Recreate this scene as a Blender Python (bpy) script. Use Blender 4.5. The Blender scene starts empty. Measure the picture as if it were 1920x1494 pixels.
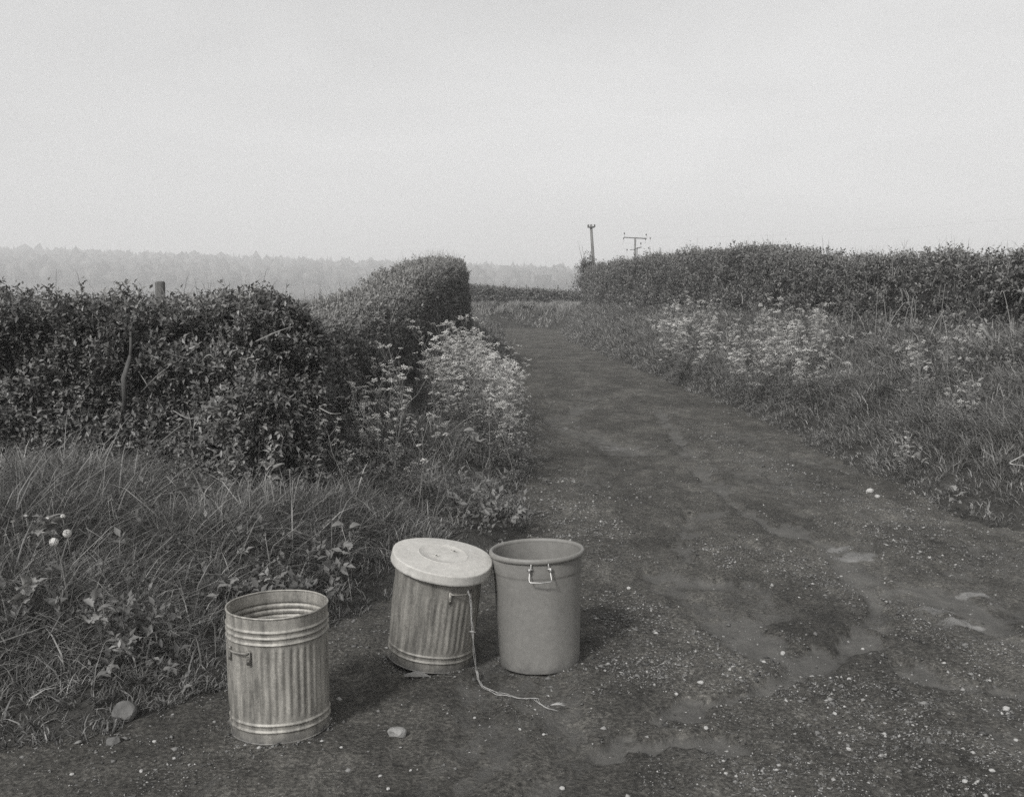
import bpy, math, random
import numpy as np
from mathutils import Vector, Matrix, Quaternion

rng = np.random.default_rng(7)
random.seed(7)
S = bpy.context.scene
COL = S.collection
R = math.radians

# ------------------------------------------------------------------ camera
FPX, CU, CV, CAMH, TILT = 1850.0, 960.0, 747.0, 1.92, R(5.8)
cam = bpy.data.cameras.new('camera')
cam.sensor_width = 36.0
cam.lens = 36.0 * FPX / 1920.0
cam.clip_end = 6000
camo = bpy.data.objects.new('camera', cam)
COL.objects.link(camo)
camo.location = (0, 0, CAMH)
camo.rotation_euler = (math.pi / 2 - TILT, 0, 0)
S.camera = camo

# ------------------------------------------------------------------ sky and sun
SUN_EL, SUN_AZ = R(39), R(32)          # the light travels away from the camera and to the right
world = bpy.data.worlds.new('World')
S.world = world
world.use_nodes = True
nt = world.node_tree
nt.nodes.clear()
wo = nt.nodes.new('ShaderNodeOutputWorld')
bg = nt.nodes.new('ShaderNodeBackground')
sky = nt.nodes.new('ShaderNodeTexSky')
sky.sky_type = 'NISHITA'
sky.sun_disc = False
sky.sun_elevation = SUN_EL
sky.sun_rotation = math.pi + SUN_AZ
sky.dust_density = 4.0
bw = nt.nodes.new('ShaderNodeRGBToBW')
pw = nt.nodes.new('ShaderNodeMath'); pw.operation = 'POWER'; pw.inputs[1].default_value = 0.55
ml = nt.nodes.new('ShaderNodeMath'); ml.operation = 'MULTIPLY'; ml.inputs[1].default_value = 3.95
tc = nt.nodes.new('ShaderNodeTexCoord')
mp = nt.nodes.new('ShaderNodeMapping'); mp.inputs['Scale'].default_value = (1.0, 1.0, 4.0)
ns = nt.nodes.new('ShaderNodeTexNoise')
ns.inputs['Scale'].default_value = 2.6; ns.inputs['Detail'].default_value = 6; ns.inputs['Distortion'].default_value = .6
mr = nt.nodes.new('ShaderNodeMapRange')
mr.inputs['From Min'].default_value = .35; mr.inputs['From Max'].default_value = .75
mr.inputs['To Min'].default_value = .975; mr.inputs['To Max'].default_value = 1.12
m2 = nt.nodes.new('ShaderNodeMath'); m2.operation = 'MULTIPLY'
L = nt.links.new
L(sky.outputs[0], bw.inputs[0]); L(bw.outputs[0], pw.inputs[0]); L(pw.outputs[0], ml.inputs[0])
L(tc.outputs['Generated'], mp.inputs[0]); L(mp.outputs[0], ns.inputs['Vector']); L(ns.outputs[0], mr.inputs[0])
L(ml.outputs[0], m2.inputs[0]); L(mr.outputs[0], m2.inputs[1]); L(m2.outputs[0], bg.inputs[0])
bg.inputs['Strength'].default_value = 0.1
L(bg.outputs[0], wo.inputs[0])

sun = bpy.data.lights.new('sun', 'SUN')
sun.energy = 3.2
sun.angle = R(8)
sun.color = (1, .99, .975)
suno = bpy.data.objects.new('sun', sun)
COL.objects.link(suno)
sd = Vector((math.sin(SUN_AZ) * math.cos(SUN_EL), math.cos(SUN_AZ) * math.cos(SUN_EL), -math.sin(SUN_EL)))
suno.rotation_euler = sd.to_track_quat('-Z', 'Y').to_euler()
suno.location = (-6, -8, 12)

S.view_settings.view_transform = 'Standard'
S.view_settings.look = 'None'
S.view_settings.gamma = 1
S.view_settings.exposure = 0.0
S.view_settings.use_curve_mapping = False
S.render.engine = 'CYCLES'
S.cycles.use_denoising = False
S.cycles.denoiser = 'OPENIMAGEDENOISE'
S.cycles.denoising_input_passes = 'RGB_ALBEDO_NORMAL'
S.cycles.denoising_prefilter = 'ACCURATE'
S.cycles.max_bounces = 6
S.cycles.diffuse_bounces = 3
S.cycles.glossy_bounces = 3
S.cycles.transmission_bounces = 3
S.cycles.volume_bounces = 2
S.cycles.caustics_reflective = False
S.cycles.caustics_refractive = False

# ------------------------------------------------------------------ numeric helpers
def hash2(i, j, seed):
    n = (i.astype(np.int64) * 374761393 + j.astype(np.int64) * 668265263 + seed * 974634777) & 0x7fffffff
    n = ((n ^ (n >> 13)) * 1274126177) & 0x7fffffff
    return ((n ^ (n >> 16)) & 0xffff) / 65535.0

def vn2(x, y, seed=0):
    x = np.asarray(x, float); y = np.asarray(y, float)
    i = np.floor(x); j = np.floor(y)
    fx = x - i; fy = y - j
    fx = fx * fx * (3 - 2 * fx); fy = fy * fy * (3 - 2 * fy)
    a = hash2(i, j, seed); b = hash2(i + 1, j, seed); c = hash2(i, j + 1, seed); d = hash2(i + 1, j + 1, seed)
    return (a * (1 - fx) + b * fx) * (1 - fy) + (c * (1 - fx) + d * fx) * fy

def fbm(x, y, seed=0, o=4, g=.5):
    s = 0; a = 1; t = 0
    for k in range(o):
        s = s + a * vn2(np.asarray(x) * 2 ** k + 17.3 * k, np.asarray(y) * 2 ** k - 9.1 * k, seed + k)
        t += a; a *= g
    return s / t

def sm(a, b, x):
    t = np.clip((np.asarray(x, float) - a) / (b - a), 0, 1)
    return t * t * (3 - 2 * t)

def norm(v):
    return v / np.maximum(np.linalg.norm(v, axis=-1, keepdims=True), 1e-9)

def pdist(x, y, pts):
    best = np.full(np.shape(x), 1e9)
    for (ax, ay), (bx, by) in zip(pts[:-1], pts[1:]):
        dx, dy = bx - ax, by - ay
        t = np.clip(((x - ax) * dx + (y - ay) * dy) / (dx * dx + dy * dy), 0, 1)
        best = np.minimum(best, np.hypot(x - ax - t * dx, y - ay - t * dy))
    return best

# ------------------------------------------------------------------ the lie of the land
LEFT = [(-200, 3.2), (-30, 3.6), (-6, 3.85), (-2.3, 3.98), (-1.8, 4.2), (-1.42, 4.65), (-1.08, 5.5), (-.78, 6.0), (-.35, 6.6),
        (.05, 7.3), (.2, 7.8), (.16, 12), (.1, 15), (0, 25), (-.15, 39), (-.4, 50), (-1.1, 57), (-6, 61), (-40, 62.2), (-200, 64)]
RIGHT = [(200, 6.0), (60, 6.6), (9, 7.1), (6, 7.5), (4.6, 7.95), (4.2, 8.3), (3.92, 8.9), (3.85, 10.3), (3.9, 15.3), (3.5, 25), (2.85, 39),
         (2.5, 46), (2.75, 54), (2.9, 60), (2.3, 63.0), (-.5, 64.0), (-12, 65.5), (-40, 67), (-200, 69)]
LX = [p[0] for p in LEFT]; LY = [p[1] for p in LEFT]
RX = [p[0] for p in RIGHT]; RY = [p[1] for p in RIGHT]

def verge(x, y):
    """distance into the left and the right verge (negative on the lane)"""
    x = np.asarray(x, float); y = np.asarray(y, float)
    wob = ((fbm(x * 1.6, y * 1.6, 91, 4, .6) - .5) * .42 + (fbm(x * .5, y * .5, 95, 2) - .5) * .3 * sm(6, 9, y)) * sm(0, 6, y)
    il = (x < np.interp(y, LY, LX)) & (y > LY[0]) & (y < LY[-1])
    ir = ((x > np.interp(y, RY, RX)) & (y > RY[0])) | (y > RY[-1])
    dl = pdist(x, y, LEFT); dr = pdist(x, y, RIGHT)
    return np.where(il, dl, -dl) + wob, np.where(ir, dr, -dr) + wob * .8

def height(x, y):
    x = np.asarray(x, float); y = np.asarray(y, float)
    dl, dr = verge(x, y)
    wl = 2.9 - 1.2 * sm(7.5, 11, y)
    hl = .56 + .06 * sm(8, 12, y) + .35 * sm(14, 30, y)
    wr = 2.7 - .9 * sm(40, 52, y)
    hr = 1.3 + .1 * sm(10, 40, y)
    zl = hl * (.78 * sm(-.05, wl, dl) + .22 * sm(-.05, .55, dl))
    zr = hr * (.68 * sm(-.05, wr, dr) + .32 * sm(-.05, .85, dr))
    z = np.where(dl > -.05, zl, np.where(dr > -.05, zr, 0))
    z = z + np.where((dl > 0) | (dr > 0), (fbm(x * .9, y * .9, 5, 3) - .5) * .16 * sm(0, 1, np.maximum(dl, dr)), 0)
    z = z - .06 * (1 - sm(-.10, .03, np.maximum(dl, dr)))
    H = np.interp(x, [-1300, -520, -300, -110, 65, 400, 1300], [44, 41, 33, 24, 17.5, 14, 13])
    far = sm(380, 960, y + .06 * x)
    z = z + far * H * (1 + .12 * (fbm(x * .006, y * .006, 3, 3) - .5))
    return z

def ray(u, v):
    a, b = (u - CU) / FPX, -(v - CV) / FPX
    return np.array([a, math.cos(TILT) + b * math.sin(TILT), -math.sin(TILT) + b * math.cos(TILT)])

def ground_at(u, v):
    """where the line of sight through a photo pixel first meets the ground"""
    d = ray(u, v)
    t = np.linspace(2.0, 90, 9000)
    p = np.array([0, 0, CAMH]) + t[:, None] * d
    h = np.maximum(height(p[:, 0], p[:, 1]), 0)
    k = np.argmax(p[:, 2] < h)
    return p[k]

# ------------------------------------------------------------------ mesh helpers
def mesh_np(name, V, quads=None, tris=None, attrs=None, smooth=False):
    me = bpy.data.meshes.new(name)
    V = np.asarray(V, np.float32)
    me.vertices.add(len(V)); me.vertices.foreach_set('co', V.ravel())
    lv, st, off = [], [], 0
    if quads is not None and len(quads):
        q = np.asarray(quads, np.int32); lv.append(q.ravel()); st.append(np.arange(len(q), dtype=np.int32) * 4); off = q.size
    if tris is not None and len(tris):
        t = np.asarray(tris, np.int32); lv.append(t.ravel()); st.append(off + np.arange(len(t), dtype=np.int32) * 3)
    lv = np.concatenate(lv); st = np.concatenate(st)
    me.loops.add(len(lv)); me.loops.foreach_set('vertex_index', lv)
    me.polygons.add(len(st)); me.polygons.foreach_set('loop_start', st)
    for k, a in (attrs or {}).items():
        at = me.attributes.new(k, 'FLOAT', 'POINT')
        at.data.foreach_set('value', np.asarray(a, np.float32))
    me.update(calc_edges=True)
    if smooth:
        me.polygons.foreach_set('use_smooth', np.ones(len(st), bool))
    me.validate()
    return me

def obj(name, me, mat=None, parent=None, loc=None, rot=None, label=None, cat=None, group=None, kind=None):
    o = bpy.data.objects.new(name, me)
    COL.objects.link(o)
    if mat is not None and me is not None and not me.materials:
        me.materials.append(mat)
    if parent is not None: o.parent = parent
    if loc is not None: o.location = loc
    if rot is not None: o.rotation_euler = rot
    if label: o['label'] = label
    if cat: o['category'] = cat
    if group: o['group'] = group
    if kind: o['kind'] = kind
    return o

def tube(points, radii, sides=6, cap=True):
    P = np.asarray(points, float); n = len(P)
    radii = np.broadcast_to(np.asarray(radii, float), (n,))
    T = norm(np.gradient(P, axis=0))
    ref = np.array([0, 0, 1.0]) if abs(T[0, 2]) < .9 else np.array([1.0, 0, 0])
    A = norm(np.cross(T, ref)); B = np.cross(T, A)
    th = np.arange(sides) * 2 * math.pi / sides
    V = P[:, None] + radii[:, None, None] * (np.cos(th)[None, :, None] * A[:, None] + np.sin(th)[None, :, None] * B[:, None])
    V = V.reshape(-1, 3)
    q = []
    for i in range(n - 1):
        for k in range(sides):
            q.append((i * sides + k, i * sides + (k + 1) % sides, (i + 1) * sides + (k + 1) % sides, (i + 1) * sides + k))
    t = []
    if cap:
        c0, c1 = len(V), len(V) + 1
        V = np.vstack([V, P[0], P[-1]])
        for k in range(sides):
            t.append((c0, (k + 1) % sides, k)); t.append((c1, (n - 1) * sides + k, (n - 1) * sides + (k + 1) % sides))
    return V, np.array(q), np.array(t).reshape(-1, 3)

def join(parts):
    V, Q, T, off = [], [], [], 0
    for v, q, t in parts:
        V.append(v)
        if len(q): Q.append(np.asarray(q) + off)
        if t is not None and len(t): T.append(np.asarray(t) + off)
        off += len(v)
    return np.vstack(V), (np.vstack(Q) if Q else None), (np.vstack(T) if T else None)

def lathe(profile, seg=96, rf=None):
    """profile: (r, z) list; rf(theta, z, r) -> r"""
    pr = np.asarray(profile, float); th = np.arange(seg) * 2 * math.pi / seg
    r = np.repeat(pr[:, 0:1], seg, 1); z = np.repeat(pr[:, 1:2], seg, 1); t = np.repeat(th[None], len(pr), 0)
    if rf is not None: r, z = rf(t, z, r)
    V = np.stack([r * np.cos(t), r * np.sin(t), z], -1).reshape(-1, 3)
    i = np.arange(len(pr) - 1)[:, None] * seg; k = np.arange(seg)[None]; k2 = (k + 1) % seg
    Q = np.stack([i + k, i + k2, i + seg + k2, i + seg + k], -1).reshape(-1, 4)
    return V, Q, None

def box(cx, cy, cz, sx, sy, sz):
    s = np.array([[-1, -1, -1], [1, -1, -1], [1, 1, -1], [-1, 1, -1], [-1, -1, 1], [1, -1, 1], [1, 1, 1], [-1, 1, 1]]) * .5
    V = s * np.array([sx, sy, sz]) + np.array([cx, cy, cz])
    Q = np.array([(0, 3, 2, 1), (4, 5, 6, 7), (0, 1, 5, 4), (1, 2, 6, 5), (2, 3, 7, 6), (3, 0, 4, 7)])
    return V, Q, None

# ------------------------------------------------------------------ materials
def nodes(name):
    m = bpy.data.materials.new(name); m.use_nodes = True
    t = m.node_tree; t.nodes.clear()
    o = t.nodes.new('ShaderNodeOutputMaterial'); p = t.nodes.new('ShaderNodeBsdfPrincipled')
    t.links.new(p.outputs[0], o.inputs[0])
    return m, t, p, o

def tex(t, scale, detail=5, kind='Object', vec=(1, 1, 1), rough=.55):
    c = t.nodes.new('ShaderNodeTexCoord'); mpg = t.nodes.new('ShaderNodeMapping'); mpg.inputs['Scale'].default_value = vec
    n = t.nodes.new('ShaderNodeTexNoise'); n.inputs['Scale'].default_value = scale; n.inputs['Detail'].default_value = detail
    n.inputs['Roughness'].default_value = rough
    t.links.new(c.outputs[kind], mpg.inputs[0]); t.links.new(mpg.outputs[0], n.inputs['Vector'])
    return n.outputs[0]

def ramp(t, fac, stops):
    r = t.nodes.new('ShaderNodeValToRGB')
    e = r.color_ramp.elements
    while len(e) < len(stops): e.new(.5)
    for k, (p, g) in enumerate(stops):
        e[k].position = p; e[k].color = (g, g * .985, g * .95, 1)
    t.links.new(fac, r.inputs[0])
    return r.outputs[0]

def bump(t, p, h, strength, dist=.01):
    b = t.nodes.new('ShaderNodeBump'); b.inputs['Strength'].default_value = strength; b.inputs['Distance'].default_value = dist
    t.links.new(h, b.inputs['Height']); t.links.new(b.outputs[0], p.inputs['Normal'])

def mixc(t, mode, fac, a, b):
    m = t.nodes.new('ShaderNodeMix'); m.data_type = 'RGBA'; m.blend_type = mode
    if isinstance(fac, float): m.inputs[0].default_value = fac
    else: t.links.new(fac, m.inputs[0])
    for s, i in ((a, 6), (b, 7)):
        if isinstance(s, (tuple, list)): m.inputs[i].default_value = (*s, 1)
        else: t.links.new(s, m.inputs[i])
    return m.outputs[2]

def attr(t, name):
    a = t.nodes.new('ShaderNodeAttribute'); a.attribute_name = name
    return a.outputs['Fac']

def foliage_mat(name, lo, hi, rough=.5, spec=.35, trans=.25):
    m, t, p, o = nodes(name)
    c = ramp(t, attr(t, 'tone'), [(0, lo), (1, hi)])
    t.links.new(c, p.inputs['Base Color']); p.inputs['Roughness'].default_value = rough
    p.inputs['Specular IOR Level'].default_value = spec
    if trans:
        tr = t.nodes.new('ShaderNodeBsdfTranslucent'); mx = t.nodes.new('ShaderNodeMixShader'); mx.inputs[0].default_value = trans
        t.links.new(c, tr.inputs[0]); t.links.new(p.outputs[0], mx.inputs[1]); t.links.new(tr.outputs[0], mx.inputs[2])
        t.links.new(mx.outputs[0], o.inputs[0])
    return m

def plain(name, stops, scale=8, rough=.7, metallic=0.0, bs=.2, bd=.004, spec=.4, vec=(1, 1, 1), bscale=None):
    m, t, p, o = nodes(name)
    n = tex(t, scale, 6, vec=vec)
    t.links.new(ramp(t, n, stops), p.inputs['Base Color'])
    p.inputs['Roughness'].default_value = rough; p.inputs['Metallic'].default_value = metallic
    p.inputs['Specular IOR Level'].default_value = spec
    if bs: bump(t, p, tex(t, bscale or scale * 4, 4), bs, bd)
    return m

M = {}
M['leaf'] = foliage_mat('hedge_leaf', .05, .30, .42, .45, .2)
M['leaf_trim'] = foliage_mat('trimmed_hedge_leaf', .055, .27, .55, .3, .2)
M['dark_core'] = plain('hedge_dark_core', [(.3, .02), (.7, .045)], 14, .9, bs=.8, bd=.03)  # dark colour of the solid hedge core that blocks light
M['twig'] = foliage_mat('dry_twig', .09, .33, .8, .2, 0)
M['grass'] = foliage_mat('grass_blade', .04, .42, .5, .35, .3)
M['straw'] = foliage_mat('dry_straw', .14, .34, .6, .3, .2)
M['herb'] = foliage_mat('herb_leaf', .07, .32, .5, .35, .3)
M['petal'] = foliage_mat('white_floret', .6, .8, .6, .2, .3)
M['stone'] = foliage_mat('gravel_stone', .05, .38, .85, .2, 0)
M['wood_far'] = foliage_mat('woodland_crown', .04, .13, .8, .1, 0)
M['bark'] = plain('weathered_wood', [(.3, .05), (.7, .13)], 6, .9, bs=.6, vec=(4, 4, .6))
M['pole'] = plain('tarred_pole_wood', [(.3, .09), (.7, .17)], 3, .85, bs=.4, vec=(4, 4, .4))
M['iron'] = plain('pole_ironwork', [(.3, .05), (.7, .1)], 12, .6, .3)
M['wire'] = plain('bright_wire', [(.3, .34), (.7, .5)], 30, .4, .6, bs=.1)
M['twine'] = plain('pale_twine', [(.3, .2), (.7, .38)], 60, .7, bs=.3, bd=.001)
M['rock'] = plain('rock_face', [(.25, .06), (.55, .13), (.8, .2)], 9, .9, bs=.7, bd=.01)
M['palerock'] = plain('pale_rock_face', [(.25, .13), (.55, .26), (.8, .38)], 12, .9, bs=.7, bd=.01)
M['palestone'] = plain('pale_pebble_face', [(.25, .26), (.75, .5)], 20, .85, bs=.5, bd=.004)
M['cable'] = plain('overhead_cable', [(.3, .1), (.7, .14)], 4, .6, bs=0)

# ground under the grass
m, t, p, o = nodes('soil_and_turf')
n1 = tex(t, 1.7, 6); n2 = tex(t, 26, 5)
c = mixc(t, 'MULTIPLY', .8, ramp(t, n1, [(.3, .035), (.7, .065)]), ramp(t, n2, [(.3, .6), (.7, 1.2)]))
L2 = t.links.new; L2(c, p.inputs['Base Color']); p.inputs['Roughness'].default_value = .95; p.inputs['Specular IOR Level'].default_value = .1
bump(t, p, n2, .9, .03); M['soil'] = m

# lane: dark grit with smoother, paler washed mud
m, t, p, o = nodes('lane_dirt')
L2 = t.links.new
n0 = tex(t, .8, 8, vec=(1.7, .8, 1), rough=.68); n1 = tex(t, 5, 8, vec=(1.3, .8, 1), rough=.65); n2 = tex(t, 48, 6, rough=.7); n3 = tex(t, 190, 2)
base = ramp(t, n0, [(.36, .048), (.5, .074), (.64, .115)])
base = mixc(t, 'MULTIPLY', .8, base, ramp(t, n1, [(.32, .6), (.5, 1.0), (.68, 1.45)]))
grit = mixc(t, 'MULTIPLY', .9, base, ramp(t, n2, [(.34, .32), (.5, .95), (.66, 2.0)]))
vor = t.nodes.new('ShaderNodeTexVoronoi'); vor.inputs['Scale'].default_value = 85
tcn = t.nodes.new('ShaderNodeTexCoord'); L2(tcn.outputs['Object'], vor.inputs['Vector'])
fleck = ramp(t, vor.outputs['Color'], [(.80, 0.0), (.92, .2)])
grit = mixc(t, 'ADD', attr(t, 'gravel'), grit, fleck)
mud = mixc(t, 'MULTIPLY', .6, ramp(t, n1, [(.25, .070), (.5, .092), (.75, .122)]), ramp(t, n3, [(.3, .75), (.7, 1.25)]))
nf = tex(t, 7, 10, vec=(1.5, .75, 1), rough=.7)
def ragged(a_, k_, lo, hi):
    s1 = t.nodes.new('ShaderNodeMath'); s1.operation = 'MULTIPLY_ADD'; L2(nf, s1.inputs[0]); s1.inputs[1].default_value = k_; s1.inputs[2].default_value = -k_ / 2
    s2 = t.nodes.new('ShaderNodeMath'); s2.operation = 'ADD'; L2(a_, s2.inputs[0]); L2(s1.outputs[0], s2.inputs[1])
    s3 = t.nodes.new('ShaderNodeMapRange'); s3.inputs['From Min'].default_value = lo; s3.inputs['From Max'].default_value = hi; L2(s2.outputs[0], s3.inputs[0])
    return s3.outputs[0]
mk_ = t.nodes.new('ShaderNodeMath'); mk_.operation = 'MULTIPLY'; mk_.inputs[1].default_value = .78; L2(ragged(attr(t, 'mud'), 3.2, .30, .74), mk_.inputs[0])
col = mixc(t, 'MIX', mk_.outputs[0], grit, mud)
sand = ramp(t, n1, [(.3, .11), (.5, .165), (.7, .27)])
col = mixc(t, 'MIX', ragged(attr(t, 'sand'), 2.0, .4, .8), col, sand)
L2(col, p.inputs['Base Color']); p.inputs['Roughness'].default_value = .9; p.inputs['Specular IOR Level'].default_value = .22
ad = t.nodes.new('ShaderNodeMath'); ad.operation = 'ADD'
mm = t.nodes.new('ShaderNodeMath'); mm.operation = 'SUBTRACT'; mm.inputs[0].default_value = 1.05; L2(attr(t, 'mud'), mm.inputs[1])
b1 = t.nodes.new('ShaderNodeMath'); b1.operation = 'MULTIPLY'; L2(n2, b1.inputs[0]); L2(mm.outputs[0], b1.inputs[1])
L2(b1.outputs[0], ad.inputs[0]); L2(n1, ad.inputs[1])
bump(t, p, ad.outputs[0], .9, .03); M['lane'] = m

# galvanised steel
def galv(name, lo, hi, met=.45):
    m, t, p, o = nodes(name)
    a = tex(t, 5, 7, vec=(1, 1, .5), rough=.65); b = tex(t, 24, 6, vec=(1, 1, .13), rough=.65); c = tex(t, 75, 4)
    col = mixc(t, 'MULTIPLY', .9, ramp(t, a, [(.3, lo), (.5, (lo + hi) / 2), (.68, hi)]), ramp(t, b, [(.32, .5), (.52, 1.0), (.72, 1.3)]))
    col = mixc(t, 'MULTIPLY', .7, col, ramp(t, c, [(.3, .72), (.7, 1.2)]))
    L3 = t.links.new
    # splashed mud low down
    tc_ = t.nodes.new('ShaderNodeTexCoord'); sx = t.nodes.new('ShaderNodeSeparateXYZ'); L3(tc_.outputs['Object'], sx.inputs[0])
    ms = t.nodes.new('ShaderNodeMath'); ms.operation = 'MULTIPLY_ADD'; L3(tex(t, 16, 7, rough=.7), ms.inputs[0]); ms.inputs[1].default_value = .16; L3(sx.outputs[2], ms.inputs[2])
    mrn = t.nodes.new('ShaderNodeMapRange'); mrn.inputs['From Min'].default_value = .13; mrn.inputs['From Max'].default_value = .075; L3(ms.outputs[0], mrn.inputs[0])
    col = mixc(t, 'MIX', mrn.outputs[0], col, (.075, .073, .07))
    L3(col, p.inputs['Base Color'])
    inv = t.nodes.new('ShaderNodeMath'); inv.operation = 'MULTIPLY_ADD'; L3(mrn.outputs[0], inv.inputs[0]); inv.inputs[1].default_value = -met; inv.inputs[2].default_value = met
    L3(inv.outputs[0], p.inputs['Metallic'])
    rr = t.nodes.new('ShaderNodeMapRange'); rr.inputs['To Min'].default_value = .42; rr.inputs['To Max'].default_value = .72
    L3(b, rr.inputs[0]); L3(rr.outputs[0], p.inputs['Roughness'])
    bump(t, p, a, .35, .008)
    return m
M['galv'] = galv('galvanised_steel', .22, .42)
M['galv_dull'] = galv('dull_galvanised_steel', .17, .33)
M['strap'] = galv('steel_strap', .16, .3)
def scuffed(name, stops, dark, rough, zdirt):
    m, t, p, o = nodes(name)
    L3 = t.links.new
    col = mixc(t, 'MULTIPLY', .8, ramp(t, tex(t, 4, 7, vec=(1, 1, .6), rough=.65), stops), ramp(t, tex(t, 40, 5), [(.3, .86), (.7, 1.1)]))
    spots = ramp(t, tex(t, 21, 8, rough=.75), [(.60, 0.0), (.72, 1.0)])
    col = mixc(t, 'MIX', .0, col, (dark,) * 3) if False else col
    mk = t.nodes.new('ShaderNodeMath'); mk.operation = 'MULTIPLY'; mk.inputs[1].default_value = .65; L3(spots, mk.inputs[0])
    col = mixc(t, 'MIX', mk.outputs[0], col, (dark, dark * .98, dark * .95))
    scr = t.nodes.new('ShaderNodeMath'); scr.operation = 'MULTIPLY'; scr.inputs[1].default_value = .5
    L3(ramp(t, tex(t, 30, 3, vec=(1, 1, 7)), [(.66, 0.0), (.72, 1.0)]), scr.inputs[0])
    col = mixc(t, 'MIX', scr.outputs[0], col, (stops[-1][1] * 1.35,) * 3)
    if zdirt:
        tc_ = t.nodes.new('ShaderNodeTexCoord'); sx = t.nodes.new('ShaderNodeSeparateXYZ'); L3(tc_.outputs['Object'], sx.inputs[0])
        ms = t.nodes.new('ShaderNodeMath'); ms.operation = 'MULTIPLY_ADD'; L3(tex(t, 18, 7, rough=.7), ms.inputs[0]); ms.inputs[1].default_value = .2; L3(sx.outputs[2], ms.inputs[2])
        mrn = t.nodes.new('ShaderNodeMapRange'); mrn.inputs['From Min'].default_value = .155; mrn.inputs['From Max'].default_value = .08; L3(ms.outputs[0], mrn.inputs[0])
        col = mixc(t, 'MIX', mrn.outputs[0], col, (.10, .098, .094))
    L3(col, p.inputs['Base Color']); p.inputs['Roughness'].default_value = rough; p.inputs['Specular IOR Level'].default_value = .35
    bump(t, p, tex(t, 30, 5), .15, .003)
    return m
M['plastic'] = scuffed('grey_bin_plastic', [(.3, .165), (.7, .205)], .12, .52, True)
M['lidplastic'] = scuffed('pale_lid_plastic', [(.3, .36), (.5, .43), (.7, .47)], .17, .55, False)

# ------------------------------------------------------------------ ground sheet
def spaced(a, b, step, lo, hi, g=1.16):
    mid = list(np.arange(a, b + 1e-6, step)); s = step; x = mid[-1]
    while x < hi: s *= g; x += s; mid.append(x)
    s = step; x = mid[0]; left = []
    while x > lo: s *= g; x -= s; left.append(x)
    return np.array(left[::-1] + mid)

def sheet(xs, ys, zf):
    X, Y = np.meshgrid(xs, ys, indexing='xy')
    V = np.stack([X, Y, zf(X, Y)], -1).reshape(-1, 3)
    nx = len(xs)
    i = (np.arange(len(ys) - 1)[:, None] * nx + np.arange(nx - 1)[None]).ravel()
    return V, np.stack([i, i + 1, i + nx + 1, i + nx], -1)

xs = spaced(-6, 8.5, .13, -1250, 1250, 1.16); ys = spaced(3.4, 16, .12, -250, 1250, 1.06)
V, Q = sheet(xs, ys, height)
obj('ground', mesh_np('ground', V, Q, smooth=True), M['soil'], kind='structure', label='dark turf and soil of the verges and fields')

# lane sheet
def G(u, v):
    d = ray(u, v); t = CAMH / -d[2]
    return (d[0] * t, d[1] * t)
MUD = [[(1235, 770), (1262, 805), (1290, 850), (1330, 905), (1400, 960), (1480, 1005)],
       [(1262, 985), (1330, 968), (1395, 948)],
       [(1240, 1085), (1300, 1130), (1380, 1180), (1450, 1225), (1500, 1245)],
       [(1310, 1095), (1390, 1105), (1450, 1150)],
       [(1500, 1245), (1580, 1220), (1640, 1180), (1640, 1120), (1590, 1060), (1540, 1015), (1470, 985)],
       [(1540, 1245), (1420, 1295), (1290, 1325), (1180, 1370), (1080, 1440), (1020, 1500)],
       [(1060, 1455), (1180, 1395), (1300, 1390), (1400, 1410)],
       [(1640, 1110), (1720, 1100), (1800, 1130), (1870, 1170)],
       [(1290, 1050), (1270, 1010), (1300, 970)],
       [(1700, 1250), (1800, 1280), (1920, 1300)],
       [(1110, 745), (1040, 800), (1130, 830), (1200, 850)]]
MUDW = [.09, .05, .14, .13, .12, .045, .05, .11, .06, .10, .2]
SAND = [((1615, 1042), .14), ((1575, 1025), .10), ((1740, 1140), .09), ((1800, 1165), .07), ((1830, 1112), .06), ((1160, 838), .30), ((1080, 800), .2), ((1330, 655), .3)]
GRAV = [[(1030, 900), (1060, 960), (1110, 1050)], [(1310, 795), (1400, 850), (1490, 895)], [(1150, 1150), (1250, 1200), (1350, 1230), (1420, 1260)],
        [(1690, 1000), (1800, 1030), (1900, 1050)], [(1690, 1140), (1760, 1180), (1850, 1210)], [(1620, 1480), (1750, 1400), (1900, 1340)],
        [(1380, 1030), (1480, 1060), (1590, 1105)], [(1240, 1260), (1400, 1270), (1560, 1330), (1700, 1380)], [(1500, 900), (1640, 950), (1760, 990)]]
GRAVW = [.35, .3, .4, .5, .35, .7, .35, .35, .4]
MUD = [[G(*q) for q in l] for l in MUD]; GRAV = [[G(*q) for q in l] for l in GRAV]

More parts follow.
